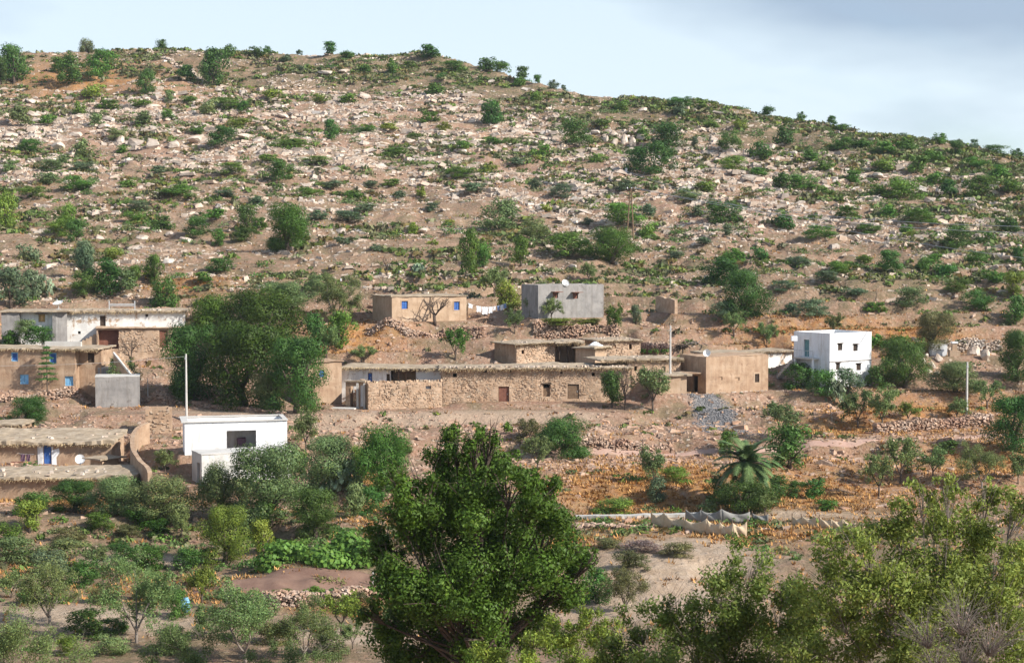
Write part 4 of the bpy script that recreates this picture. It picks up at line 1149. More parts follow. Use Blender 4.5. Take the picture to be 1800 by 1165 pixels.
HILL = """25 147 55 64 d|0 150 30 50 d|125 148 60 52 d|100 128 30 26 g|180 140 55 50 g|256 165 34 42 d|284 86 28 18 d|325 143 42 28 d|378 150 52 60 d|403 102 24 24 d|452 98 30 18 d
470 86 20 14 d|527 88 12 10 b|580 94 32 20 d|612 102 28 14 g|690 132 32 28 g|757 104 42 24 d|800 127 48 20 g|776 140 20 14 d|858 124 44 22 d|885 128 34 20 d|918 138 28 24 d|943 143 14 18 d|973 152 22 16 b|990 156 10 10 b
912 152 26 16 g|865 217 38 45 d|1093 194 30 22 g|1195 204 26 24 b|1198 186 50 16 g|1232 190 26 12 g|1350 203 24 20 d|1409 210 20 16 d|1461 217 20 18 d|1482 229 30 12 g|1590 238 18 12 b|1652 252 30 18 g
1688 258 14 14 b|1680 276 26 28 d|1713 261 16 16 b|1745 270 50 16 d|1788 275 30 18 d|32 222 40 35 o|85 218 30 18 g|165 170 45 25 y|140 200 26 20 g|168 222 30 24 o|192 194 40 18 g|245 188 40 16 g|252 217 40 22 o
298 184 18 24 o|296 208 24 16 g|368 200 36 30 o|400 188 60 16 g|478 174 40 18 y|415 224 50 16 y|345 236 24 14 g|392 258 55 34 d|580 247 32 36 d|205 246 46 20 o|150 278 36 34 o|50 266 50 22 g|18 302 30 20 o
85 300 60 20 o|132 332 66 24 g|80 326 40 28 o|150 300 50 16 b|515 260 85 16 g|560 287 60 13 g|410 305 55 20 g|490 317 55 36 d|318 345 70 22 g|245 372 46 20 b|640 236 60 16 g|700 273 55 14 g|680 230 40 14 y
617 182 40 18 g|560 181 35 18 y|765 166 36 20 g|815 263 30 16 g|812 311 60 18 g|835 337 45 20 b|862 302 30 18 y|1012 256 58 46 d|945 180 24 20 g|953 278 34 28 g|942 334 30 20 b|990 347 46 24 b|1120 306 50 46 d
1158 306 60 55 d|1172 262 65 46 d|1222 258 16 18 b|1285 264 46 35 d|1334 280 42 36 d|1378 252 36 30 d|1380 335 38 32 d|1285 300 56 26 g|1242 337 40 22 y|1272 392 74 40 d|1205 352 50 22 o|1375 404 40 30 d|1140 416 38 30 g
1090 394 82 36 g|1135 384 34 26 b|1278 415 24 20 b|1410 332 60 26 g|1450 345 36 16 g|1615 308 38 34 d|1590 352 82 40 g|1545 342 40 22 g|1620 392 60 26 g|1680 436 56 40 d|1492 384 45 22 g|1440 418 60 24 g|1725 347 66 38 g
1665 346 40 30 d|1775 412 40 30 d|1735 428 34 24 g|1595 412 30 18 g|505 442 88 82 n|885 404 76 54 o|940 422 52 40 o|915 468 38 50 g|998 452 84 42 g|1075 462 84 62 g|825 482 38 78 g|850 470 30 40 g|870 522 58 52 s
725 410 24 20 y|690 328 34 14 g|118 402 34 50 g|105 415 48 30 g|135 425 40 38 d|145 468 44 44 b|150 495 40 60 b|50 457 45 32 b|8 402 46 62 y|185 517 70 62 d|150 517 50 44 d|225 512 40 36 o|272 500 34 50 g|290 542 48 62 d
20 541 60 68 b|55 525 45 50 b|198 457 36 24 y|238 497 26 30 g|380 480 58 26 d|358 498 34 20 g|345 413 48 34 d|240 393 52 22 g|285 402 42 24 d|384 432 26 30 g|430 408 34 46 d|430 425 46 24 d|455 402 26 20 g
610 388 60 18 b|560 385 40 16 b|642 372 44 14 b|1265 501 84 48 d|1308 562 86 82 d|1270 562 50 34 b|1290 592 40 44 s|1348 610 40 44 s|1425 556 66 30 b|1390 552 30 22 b|1560 478 50 38 d|1622 475 28 28 g|1665 489 42 30 d
1600 537 60 34 o|1680 512 50 22 g|1715 542 58 34 d|1780 523 44 44 y|1785 570 46 50 d|1640 612 76 60 q|1335 455 34 26 d|1465 590 40 40 s|1475 480 50 22 g|1520 465 34 18 g|1540 548 40 18 g|1190 455 32 18 b|1225 378 28 18 b
1035 496 38 36 s|590 570 92 92 s|560 520 50 40 o|680 485 26 38 a|248 300 22 32 a|430 195 26 18 g|530 125 20 12 b|505 108 24 12 b|640 128 26 14 g|720 120 30 12 g|330 180 30 14 g|215 268 26 14 g|470 285 40 14 g|60 345 50 18 g
20 360 32 20 b|110 290 30 18 o|220 330 34 14 g|280 305 30 14 b|395 345 38 14 b|450 360 44 16 b|380 385 40 18 g|590 330 44 14 b|540 345 50 16 g|620 350 40 16 g|650 330 34 14 b|755 215 34 18 g|730 245 34 14 g|780 230 28 16 y
870 255 34 14 g|905 290 30 14 b|1050 285 34 18 g|1100 335 34 20 b|1060 225 36 16 g|1130 245 30 18 g|1250 225 34 14 g|1300 225 36 16 y|1330 310 36 16 g|1420 282 36 18 g|1475 262 46 20 g|1450 300 40 18 g|1520 262 40 16 g|1555 270 38 20 g
1555 300 44 22 g|1590 262 38 20 g|1640 285 40 20 g|1650 325 40 24 g|1710 295 46 20 g|1755 310 40 20 g|1780 340 40 24 g|1500 320 40 20 g|1530 410 46 18 g|1560 380 40 20 g|1640 465 38 20 g|1720 465 46 26 g|1745 495 44 26 g|1790 465 30 30 d
1400 470 50 20 b|1450 495 50 20 b|1380 510 46 18 b|1500 520 44 18 b|1290 460 40 24 g|1240 430 30 14 b|1030 395 26 14 b|960 370 24 14 y|740 345 20 18 y|700 350 22 16 b|760 370 30 14 b|790 395 26 12 y|660 440 30 12 b|600 430 30 14 b"""
def ordinal(n): return ['first', 'second', 'third', 'fourth', 'fifth', 'sixth', 'seventh', 'eighth', 'ninth', 'tenth', 'eleventh', 'twelfth', 'thirteenth', 'fourteenth', 'fifteenth'][n]
def where(px, row):
    rs = float(np.interp(px, SKPX, SKRO)); k = row - rs
    b = 'on the skyline' if k < 18 else 'below the ridge' if k < 70 else 'amid upper rocks' if k < 135 else 'amid lower rocks' if k < 195 else 'on upper slope' if row < 360 else 'on lower slope' if row < 450 else 'on the slope foot'
    c = [(150, 'over the blue-windowed house'), (330, 'over the whitewashed house'), (560, 'over the dark grove'), (720, 'over the yard house'), (840, 'over the washing line'), (1065, 'over the concrete house'), (1240, 'behind the timber pole'), (1400, 'over the square tan house'),
         (1560, 'over the two-storey white house'), (1700, 'over the concrete pole'), (9999, 'at the right margin')]
    return b, next(t for lim, t in c if px < lim)
CN = {'d': 'dark green', 'g': 'fresh green', 'o': 'olive green', 'b': 'blue-grey green', 'y': 'yellow-green', 's': 'thin pale', 'n': 'dense green', 'q': 'brownish green', 'a': 'leafless'}
LEAF['q'] = leafmat('brownish_leaves', (.12, .13, .05), .25)
ents = []
for s in HILL.replace('\n', '|').split('|'):
    a = s.split(); x, y, w, h = map(int, a[:4]); k = a[4]
    st = 'S' if k == 's' else ('A' if k == 'a' else ('L' if w > 75 and h > 55 else ('T' if h >= .95 * w and h > 26 else 'B')))
    b, c = where(x, y)
    sz = 'large' if w > 60 else 'small' if w < 34 else ''
    shp = {'S': 'almond tree', 'A': 'shrub', 'L': 'tree', 'T': 'tree', 'B': 'bush' if w < 2 * h else 'spreading bush'}[st]
    ents.append([x, y, w, h, k, st, f'{sz} {CN[k]} {shp} {b} {c}'.strip()])
from collections import defaultdict
grp = defaultdict(list)
for e in ents: grp[e[6]].append(e)
for key, es in grp.items():
    if len(es) > 1:
        es.sort(key=lambda e: e[0])
        for i, e in enumerate(es): e[6] = key + ', ' + ordinal(i) + ' from left'
for e in ents:
    place_plant(*e[:5], style=e[5], label=e[6], group=GROUPS[e[5] if e[5] != 'A' else 'S'])

# trees among the houses and fields: kind, label
VILL = [
 (500, 560, 90, 62, 'o', 'L', 'olive tree crown at the back of the dark grove'),
 (385, 616, 120, 96, 'n', 'L', 'big round green tree at the upper left of the grove'),
 (462, 622, 140, 112, 'n', 'L', 'tallest dense tree of the grove, against the slope'),
 (338, 706, 112, 128, 'd', 'L', 'dark tree of the grove behind the tall concrete pole'),
 (430, 716, 150, 140, 'n', 'L', 'broad dark tree in the middle of the grove front'),
 (520, 726, 112, 128, 'd', 'L', 'dark green tree at the grove right end beside the mud block'),
 (475, 722, 66, 70, 'o', 'L', 'olive-toned low tree between two dark grove trees'),
 (555, 625, 46, 72, 'd', 'T', 'dark tree squeezed behind the grove above the mud block'),
 (600, 612, 52, 62, 'g', 'T', 'bright green tree right of the grove above the yard house'),
 (575, 630, 56, 60, 's', 'S', 'grey half-bare tree right of the grove'),
 (640, 640, 50, 34, 's', 'S', 'faint twiggy shrub above the yard house roof'),
 (765, 570, 74, 52, 'a', 'A', 'bare forked tree before the tan house with blue windows'),
 (800, 632, 62, 56, 'g', 'S', 'green open tree standing over the long house roof'),
 (905, 586, 40, 44, 's', 'S', 'pale small tree below the end of the washing line'),
 (893, 545, 46, 58, 'y', 'T', 'yellowish tree at the right end of the washing line'),
 (970, 561, 42, 38, 's', 'S', 'small tree in front of the grey concrete house wall'),
 (935, 558, 30, 34, 'o', 'T', 'small olive in the shade left of the concrete house'),
 (1082, 588, 46, 56, 'g', 'S', 'green tree right of the grey concrete house'),
 (1118, 570, 22, 34, 'b', 'T', 'narrow dark shrub beyond the concrete house tree'),
 (1075, 716, 50, 62, 'd', 'T', 'dark leafy tree at the long house right end'),
 (1098, 720, 40, 78, 'a', 'A', 'bare leaning tree between two leafy ones before the stone house'),
 (1148, 722, 74, 78, 'o', 'S', 'grey-green tree right of the bare leaning tree'),
 (1590, 682, 86, 88, 'd', 'L', 'dark green tree right of the white two-storey house'),
 (1545, 612, 44, 26, 'g', 'B', 'bright bush directly behind the white house corner'),
 (1572, 612, 40, 28, 'n', 'B', 'dense bush between the white house and brownish tree'),
 (1490, 692, 52, 44, 'b', 'T', 'blue-green tree before the white house right wall'),
 (1405, 682, 58, 44, 'd', 'B', 'dark bush under the white house stairs'),
 (1445, 692, 56, 44, 'd', 'B', 'dark bush at the white house front corner'),
 (1540, 682, 40, 38, 'd', 'B', 'dark bush at the white house right foot'),
 (1680, 688, 92, 50, 'o', 'L', 'broad olive-dark shrub left of the right-hand concrete pole'),
 (1735, 718, 52, 52, 's', 'S', 'almond tree just right of the concrete pole'),
 (1790, 668, 74, 84, 'd', 'L', 'dark tree at the right margin level with the white house'),
 (1785, 790, 96, 92, 'd', 'L', 'very dark tree at the right margin by the track'),
 (1508, 752, 66, 66, 's', 'S', 'left almond tree below the white house'),
 (1550, 756, 62, 80, 's', 'S', 'taller almond tree below the white house'),
 (1596, 742, 44, 38, 'y', 'S', 'little yellowish almond tree over the track'),
 (1682, 738, 50, 42, 's', 'S', 'crooked almond tree left of the concrete pole'),
 (1375, 770, 80, 64, 'o', 'S', 'upper open tree beside the gravel spill'),
 (1388, 822, 78, 74, 'd', 'T', 'dark round tree behind the palm'),
 (990, 803, 104, 68, 'd', 'L', 'dark green tree on the bank right of the big carob'),
 (945, 830, 56, 66, 's', 'S', 'grey thin tree between bank tree and big carob'),
 (50, 742, 64, 46, 'd', 'L', 'dark green tree under the two-storey mud house'),
 (215, 705, 66, 76, 's', 'S', 'thin grey tree in front of the cistern'),
 (230, 655, 40, 66, 'a', 'A', 'bare tree behind the slanting stair slab'),
 (64, 673, 24, 32, 'y', 'T', 'yellow-green little tree before the two-storey mud house'),
 (110, 662, 26, 22, 'o', 'B', 'small olive bush under an upper blue window'),
 (290, 833, 46, 46, 's', 'S', 'small grey tree inside the curved mud wall'),
 (537, 795, 56, 76, 's', 'S', 'half-bare tree at the white building right end'),
 (580, 868, 110, 98, 'o', 'L', 'big olive tree right of the white annex'),
 (472, 925, 134, 138, 'o', 'L', 'biggest silvery olive in front of the white annex'),
 (555, 945, 90, 84, 'd', 'L', 'dark olive right of the biggest silvery olive'),
 (385, 908, 84, 92, 'o', 'L', 'silvery olive below the white annex corner'),
 (290, 912, 112, 76, 'o', 'L', 'wide olive below the curved mud wall'),
 (205, 905, 96, 66, 'o', 'L', 'olive tree in the row below the sunken roof'),
 (130, 900, 84, 56, 'd', 'L', 'dark olive in the row, second from left'),
 (60, 905, 76, 42, 'd', 'B', 'low dark bush starting the olive row'),
 (245, 925, 60, 36, 'n', 'B', 'dark bramble under the wide olive'),
 (170, 930, 60, 32, 'n', 'B', 'dark bramble over the pale field strip'),
 (320, 945, 46, 52, 's', 'S', 'thin tree at the right end of pale field strip'),
 (52, 935, 56, 56, 'y', 'T', 'yellow-green tree left of the pale field strip'),
 (395, 988, 86, 96, 'y', 'L', 'bright yellow-green tree before the olives'),
 (462, 975, 50, 62, 'y', 'T', 'green tree between yellow tree and vine'),
 (465, 940, 40, 60, 'g', 'T', 'fresh green sapling rising before the silvery olive'),
 (672, 880, 90, 130, 'g', 'L', 'fresh green tree just left of the big carob'),
 (650, 905, 60, 50, 'd', 'B', 'dark bush under the fresh green tree'),
 (30, 985, 80, 44, 'o', 'B', 'grey-green bush left of the lower field'),
 (90, 1010, 70, 46, 'b', 'B', 'blue-green bush over the pale lower field'),
 (150, 1030, 64, 52, 'd', 'B', 'dark green bush left of the wide pale almond'),
 (215, 985, 60, 34, 'd', 'B', 'dark bush, left end of the field hedge'),
 (268, 998, 64, 40, 'n', 'B', 'dark bush, second in the field hedge'),
 (322, 1002, 60, 40, 'd', 'B', 'dark bush, third in the field hedge'),
 (360, 990, 46, 30, 'n', 'B', 'dark bush, right end of the field hedge'),
 (450, 1052, 40, 20, 'g', 'B', 'low green bush on the field wall, left one'),
 (492, 1052, 50, 20, 'g', 'B', 'low green bush on the field wall, right one'),
 (550, 1050, 40, 24, 'g', 'B', 'small green bush right of the field wall bushes'),
 (150, 1118, 90, 48, 'd', 'B', 'dark bush under the wide pale almond'),
 (205, 1110, 50, 30, 'n', 'B', 'dark shrub behind the wide pale almond trunk'),
 (85, 1098, 120, 116, 's', 'S', 'pale thin almond tree at lower left'),
 (240, 1130, 140, 160, 's', 'S', 'wide pale almond tree with dark trunk'),
 (318, 1085, 60, 50, 'd', 'B', 'green bush beside the blue plastic sheet'),
 (430, 1165, 170, 140, 's', 'S', 'grey forked almond tree at the bottom left'),
 (535, 1160, 120, 110, 's', 'S', 'thin almond left of the big carob foot'),
 (355, 1060, 60, 70, 'y', 'S', 'yellowish thin tree right of the blue sheet'),
 (1148, 845, 66, 62, 'o', 'S', 'open grey-green tree in orange grass left of the palm'),
 (1190, 846, 62, 28, 'g', 'B', 'bright green bush in the orange grass'),
 (1153, 882, 36, 44, 'b', 'T', 'dark blue-green shrub below the open tree'),
 (1078, 901, 78, 28, 'g', 'B', 'bright low bush by the irrigation channel'),
 (1350, 886, 90, 52, 'd', 'B', 'dark thicket right of the palm'),
 (1305, 902, 104, 60, 'd', 'L', 'dark thicket at the palm foot'),
 (1262, 884, 50, 52, 'd', 'B', 'dark shrub left of the palm foot'),
 (1395, 873, 50, 30, 'd', 'B', 'dark green bush at the thicket end'),
 (1432, 876, 40, 34, 'd', 'B', 'round dark bush beyond the thicket'),
 (1458, 896, 42, 24, 'g', 'B', 'bright green bush above the cream sack fence'),
 (1245, 902, 38, 26, 'o', 'B', 'grey bush behind the grey netting fence'),
 (1345, 905, 50, 40, 's', 'S', 'spindly tree rising between the net fences'),
 (1280, 800, 36, 42, 'g', 'T', 'green tree just up-left of the palm'),
 (1545, 872, 56, 76, 's', 'S', 'thin almond right of the orange grass'),
 (1582, 852, 80, 86, 's', 'S', 'almond tree below the track, centre right'),
 (1640, 842, 60, 60, 's', 'S', 'faint almond tree below the track'),
 (1725, 858, 90, 82, 's', 'S', 'broad almond tree under the very dark tree'),
 (1665, 798, 42, 26, 'd', 'B', 'dark bush right below the track'),
 (1790, 850, 50, 60, 's', 'S', 'almond tree at the right margin below the track'),
 (1100, 1075, 90, 84, 'q', 'S', 'twiggy brown-green tree on the furrowed field'),
 (15, 1130, 70, 40, 'q', 'B', 'brown-green bush at the bottom left margin'),
 (190, 1150, 70, 40, 'o', 'B', 'grey-green bush between pale hazy almond and wide pale almond'),
 (60, 1060, 70, 30, 'g', 'B', 'low green bush behind the left pale thin almond'),
 (265, 1055, 60, 36, 'o', 'B', 'olive bush behind the wide pale almond crown'),
 (400, 1075, 60, 44, 's', 'S', 'small pale almond left of the field wall'),
 (350, 1030, 50, 30, 'd', 'B', 'dark bush left of the brown plot'),
 (480, 1130, 70, 40, 'q', 'B', 'brownish bush under the grey forked almond'),
 (580, 1150, 70, 44, 'o', 'B', 'grey-green bush at the bottom left of the big carob'),
 (620, 1140, 44, 50, 's', 'S', 'slender pale almond against the big carob shade'),
 (120, 1150, 50, 40, 'y', 'B', 'yellowish bush at the bottom left'),
 (640, 980, 50, 44, 'q', 'B', 'brown scrub at the vine right end'),
 (225, 945, 50, 26, 'q', 'B', 'brown bramble above the pale field strip middle'),
 (280, 940, 50, 30, 'n', 'B', 'dark bramble above the pale field strip right end'),
 (1070, 962, 60, 20, 'q', 'B', 'brown weed clump left on the edge between bare fields'),
 (1130, 968, 70, 22, 'w', 'B', 'dry twiggy clump mid edge between bare fields'),
 (1190, 974, 64, 24, 'q', 'B', 'brown weed clump right on the edge between bare fields'),
 (152, 93, 26, 28, 'o', 'T', 'top-heavy little tree on the skyline left of the ridge wall'),
 (20, 960, 60, 44, 'g', 'B', 'fresh green bush at the left margin by the olive row'),
 (120, 955, 60, 34, 'q', 'B', 'brownish bramble at the left end of the pale field strip'),
 (110, 985, 90, 40, 'o', 'B', 'silvery bush under the brownish bramble'),
 (170, 1000, 56, 44, 'o', 'S', 'thin grey-green tree left of the field hedge'),
 (20, 1050, 60, 50, 's', 'S', 'pale almond at the left margin of the lower field'),
 (180, 1060, 50, 34, 'q', 'B', 'brown-green bush left of the wide pale almond crown'),
 (300, 1150, 70, 50, 'o', 'B', 'grey-green bush right of the wide pale almond trunk'),
 (370, 1120, 80, 60, 's', 'S', 'small pale almond between blue sheet and grey forked almond'),
 (460, 1090, 60, 50, 'w', 'S', 'grey twiggy shrub under the field wall'),
 (600, 1110, 80, 70, 'y', 'S', 'yellowish thin almond beside the big carob'),
 (630, 1075, 50, 40, 'q', 'B', 'brown scrub under the field wall right end'),
 (240, 870, 60, 30, 'g', 'B', 'green bush under the curved mud wall'),
 (430, 900, 60, 60, 'o', 'T', 'small silvery olive hugging the white annex'),
 (620, 910, 50, 60, 'o', 'T', 'olive between prickly pear and fresh green tree'),
 (520, 840, 50, 50, 'd', 'T', 'dark tree just off the white annex right end'),
 (640, 830, 60, 50, 'g', 'B', 'fresh bush above the prickly pear'),
 (700, 800, 46, 36, 'd', 'B', 'dark bush above the fresh green tree'),
 (1110, 1000, 70, 34, 'q', 'B', 'brown thorn bush on the bare field edge'),
 (1050, 1060, 60, 60, 'd', 'T', 'dark tree touching the big carob right side'),
 (925, 775, 50, 40, 'q', 'B', 'brownish scrub behind the big carob'),
]
CN2 = {'S': 'almond_tree', 'A': 'bare_tree', 'L': 'tree', 'T': 'tree', 'B': 'bush'}
for (x, y, w, h, k, st, lab) in VILL:
    nm = 'olive_tree' if 'olive' in lab and st in 'LT' else CN2[st]
    place_plant(x, y, w, h, k, st, lab, name=nm)

for a_ in [(60, 606, 60, 34, 'd', 'B', 'dark bush hiding the foot of the yellow-shuttered block'), (45, 592, 36, 30, 'o', 'T', 'grey-green bush rising before the yellow-shuttered block'), (20, 606, 40, 26, 'n', 'B', 'green bush at the left edge above the two-storey mud house roof')]:
    place_plant(*a_[:6], label=a_[6], D=198.3)
for a_ in [(975, 569, 70, 12, 'y', 'B', 'yellow-green weed strip left under the grey concrete house'), (1030, 570, 66, 12, 'y', 'B', 'yellow-green weed strip right under the grey concrete house')]:
    place_plant(*a_[:6], label=a_[6], name='weed_strip', cat='weeds')
# conifer in front of the two-storey mud house
p = hit(83, 690); t = thing('conifer', 'small spiky conifer with flat tiers before the two-storey mud house', 'tree', tuple(p))
hh = 84 * p[1] / F; m = MB(); m.tube([(0, 0, -.2), (0, 0, hh)], [.09, .02], 6); m.build('trunk', M['bark'], t)
cs_, rs_ = [], []
for lv in range(7):
    z = hh * (.3 + .11 * lv); R = 1.15 * (1 - lv / 8)
    for j in range(6):
        a = j * 1.047 + lv * .5
        for q_ in (.35, .7, 1.0): cs_.append((R * q_ * math.cos(a), R * q_ * math.sin(a), z - .1 * q_)); rs_.append((.27, .27, .14))
r = np.random.default_rng(5); v, f, c = spray(r, cs_, rs_, 3600, .14)
link('crown', newmesh('crown', v, f, LEAF['d'], c), t)

# ------------------------------------------------------------------ palm
p = hit(1312, 892); px_m = F / p[1]
t = thing('palm_tree', 'date palm with arching fronds above a dark thicket', 'palm tree', tuple(p))
th = 78 / px_m
m = MB(); m.tube([(0, 0, -.3), (.05, 0, th * .5), (0, 0, th)], [.38, .33, .36], 10); m.build('trunk', M['bark'], t)
r = np.random.default_rng(17)
for i in range(76):
    a = r.uniform(0, 6.28); el = r.uniform(-.35, 1.5); L_ = r.uniform(2.9, 3.9); n = 12
    P = []; q_ = np.array([0, 0, th]); e = el
    dead = el < -.1
    for s in range(n):
        P.append(q_.copy()); q_ = q_ + np.array([math.cos(a) * math.cos(e), math.sin(a) * math.cos(e), math.sin(e)]) * L_ / n; e -= (.125 if el > .3 else .10)
    P = np.array(P); side = np.array([-math.sin(a), math.cos(a), 0]); V = []; Q = []; C_ = []
    for s in range(1, n):
        for k in range(3):
            b = P[s] * (1 - k / 3) + P[s - 1] * (k / 3); ll = .62 * math.sin(math.pi * (.12 + .84 * s / n)) + .1
            fw_ = (P[s] - P[s - 1]); fw_ /= np.linalg.norm(fw_)
            for sg in (-1, 1):
                tip = b + side * sg * ll * .75 + fw_ * ll * .6 + np.array([0, 0, -.12 + .1 * r.random()])
                o_ = fw_ * .07; i0 = len(V); V += [b - o_, b + o_, tip]; Q.append([i0, i0 + 1, i0 + 2])
                br = r.uniform(.75, 1.35); C_ += [(br, br, br)] * 3
    me = MB(); me.tube(P, np.linspace(.04, .012, n), 4)
    fv = np.vstack([np.concatenate(me.v), np.array(V)]); nb = sum(len(x) for x in me.v)
    col = np.vstack([np.ones((nb, 3)) * 1.3, np.array(C_)])
    if dead: col = col * np.array([2.0, 1.1, 1.0])
    link('frond', newmesh('frond', fv, [np.concatenate(me.q), np.concatenate(me.t), np.array(Q) + nb], LEAF['p'], col), t)

# ------------------------------------------------------------------ prickly pears and vine
def cactus(px, row, w, h, label, seed):
    p = hit(px, row); mp_ = p[1] / F; r = np.random.default_rng(seed); W_, H_ = w * mp_, h * mp_
    V = []; Q = []; Cc = []; n = 0
    for i in range(int(w * 1.7)):
        z = r.uniform(.1, H_); x = r.uniform(-.5, .5) * W_ * (1 - .5 * z / H_); y = r.uniform(-.4, .4) * W_
        s = r.uniform(.22, .38); a, e = r.uniform(0, 6.28), r.uniform(-.6, .6); k = 8
        u = np.array([math.cos(a), math.sin(a), 0]); v_ = np.array([-math.sin(a) * math.sin(e), math.cos(a) * math.sin(e), math.cos(e)]); nn = np.cross(u, v_) * .045
        ring = [np.array([x, y, z]) + u * s * .62 * math.cos(b) + v_ * s * math.sin(b) for b in np.linspace(0, 6.28, k, endpoint=False)]
        vv = [g + nn for g in ring] + [g - nn for g in ring]; V += vv
        Q.append([[n + j, n + (j + 1) % k, n + k + (j + 1) % k, n + k + j] for j in range(k)])
        Q.append([[n, n + 1, n + 2, n + 3], [n, n + 3, n + 4, n + 7], [n + 4, n + 5, n + 6, n + 7], [n + k + 3, n + k + 2, n + k + 1, n + k], [n + k + 7, n + k + 4, n + k + 3, n + k], [n + k + 7, n + k + 6, n + k + 5, n + k + 4]])
        Cc += [(r.uniform(.7, 1.5),) * 3] * (2 * k); n += 2 * k
    t = thing('prickly_pear', label, 'cactus', tuple(p), 0, 'prickly pear clumps'); o = link('pads', newmesh('pads', np.array(V), np.concatenate([np.array(x) for x in Q]), LEAF['c'], np.array(Cc)), t); o['kind'] = 'stuff'
cactus(600, 862, 78, 52, 'pale prickly pear clump between olives right of the white annex', 1)
cactus(76, 520, 46, 36, 'prickly pear clump above the upper left house dish', 2)
cactus(1468, 706, 44, 40, 'prickly pear clump below the white two-storey house', 3)
cactus(735, 480, 30, 14, 'small prickly pear mound above the tan house with blue windows', 4)
p0 = hit(545, 990); mp_ = p0[1] / F
r = np.random.default_rng(8); cs_, rs_ = [], []
for (x, y, a, b) in [(480, 985, 36, 22), (520, 978, 40, 18), (560, 975, 44, 18), (600, 968, 40, 22), (610, 950, 30, 22), (500, 1000, 50, 12), (540, 1003, 46, 10), (640, 975, 24, 30), (585, 985, 40, 16), (500, 960, 40, 10)]:
    pp = at(x, y, p0[1] + r.uniform(-1, 2)); cs_.append(pp - p0); rs_.append((a * mp_, 1.3, b * mp_))
v, f, c = spray(r, cs_, rs_, 5200, .30, .9, shell_=.25, upb=.3)
t = thing('vine', 'bright green trailing vine sprawling over the terrace edge', 'vine', tuple(p0)); link('foliage', newmesh('foliage', v, f, LEAF['v'], c), t)
m = MB()
for i in range(9):
    a = cs_[i]; m.tube([a * [1, 1, 0] + [0, .4, -1.2], a * .5 + [0, .5, -.3], a], [.05, .04, .02], 5)
m.build('stem', M['bark'], t)

# ------------------------------------------------------------------ near trees
def near_tree(label, D, blobs, kind, n, size, base, name='tree', depth=1.0, twig=2, trunk_r=.22, asp=.5, seed=0, bark='bark', **kw):
    r = np.random.default_rng(seed); b = at(base[0], base[1], D); b[2] = height(b[0], b[1]); mp_ = D / F
    C_, R_ = [], []
    for (x, y, rp) in blobs:
        R = rp * mp_; q_ = at(x, y, D + r.uniform(-1, 1) * depth * R * 1.2); C_.append(q_ - b); R_.append(R)
    t = thing(name, label, 'tree', tuple(b))
    sub = []; sr = []
    for c_, R in zip(C_, R_):
        for k in range(9):
            d = r.normal(size=3); d /= np.linalg.norm(d); sub.append(c_ + d * R * r.uniform(.2, 1.0)); sr.append(R * r.uniform(.22, .5))
    v, f, c = spray(r, np.array(sub), np.array(sr), n, size, asp, shell_=.5, **kw)
    link('crown', newmesh('crown', v, f, LEAF[kind], c), t)
    m = MB(); cen = np.mean(C_, 0); fork = np.array([cen[0] * .15, 0, max(.8, cen[2] * .35)])
    m.tube([(0, 0, -.4), fork * .5, fork], [trunk_r * 1.3, trunk_r, trunk_r * .9], 9)
    m.build('trunk', M[bark], t, smooth=True)
    for i, (c_, R) in enumerate(zip(C_, R_)):
        m = MB(); mid = fork * .45 + c_ * .55 + r.normal(0, .08, 3) * R * 2
        m.tube([fork - [0, 0, .1], fork * .7 + c_ * .3 + r.normal(0, .12, 3) * R, mid, c_], [trunk_r * .35, trunk_r * .25, trunk_r * .15, trunk_r * .06], 5)
        for k in range(twig * 3):
            d = r.normal(size=3); d[2] = abs(d[2]); d /= np.linalg.norm(d); e = c_ + d * R * 1.05
            m.tube([mid * .3 + c_ * .7, c_ + d * R * .5 + r.normal(0, .05, 3), e], [trunk_r * .1, trunk_r * .06, trunk_r * .02], 4, cap=False)
        m.build('branch', M[bark], t)
    return t
near_tree('big dense dark green carob tree rising in front centre', 58,
    [(832, 790, 46), (780, 815, 52), (860, 815, 56), (900, 850, 55), (740, 855, 60), (820, 870, 80), (935, 890, 62), (700, 905, 60), (870, 930, 90), (770, 950, 95), (965, 950, 66), (680, 975, 55),
     (990, 1010, 52), (900, 1020, 90), (800, 1050, 105), (710, 1070, 70), (680, 1100, 40), (860, 1120, 90), (740, 1150, 80), (960, 1060, 55), (1020, 980, 34), (1040, 990, 22), (840, 1180, 90), (960, 905, 40), (830, 900, 90), (860, 1010, 110), (760, 1020, 100), (800, 1120, 120), (930, 1120, 70), (690, 1010, 60), (660, 960, 40), (650, 1085, 30), (700, 860, 46), (920, 960, 80), (1000, 1040, 50), (960, 860, 34), (800, 770, 40), (860, 770, 40)],
    'n', 135000, .135, (840, 1262), 'carob_tree', 1.2, 3, .3, .5, 11, outb=.66, tv=.38)
near_tree('airy green almond tree filling the lower right corner', 30,
    [(1650, 900, 60), (1580, 930, 60), (1720, 925, 66), (1510, 970, 60), (1640, 985, 90), (1760, 1000, 80), (1450, 1010, 60), (1560, 1050, 90), (1680, 1080, 100), (1790, 1100, 90), (1470, 1090, 70), (1600, 1150, 90), (1740, 870, 40), (1790, 900, 40), (1500, 1150, 70), (1700, 1170, 90), (1620, 870, 36), (1670, 860, 30), (1500, 1030, 60), (1620, 1060, 90), (1780, 960, 60), (1560, 1120, 80), (1440, 1150, 70), (1640, 1140, 80), (1760, 1060, 70)],
    'f', 56000, .085, (1640, 1500), 'almond_tree', 1.0, 4, .07, .42, 21, outb=.5, tv=.4, bark='palebark')
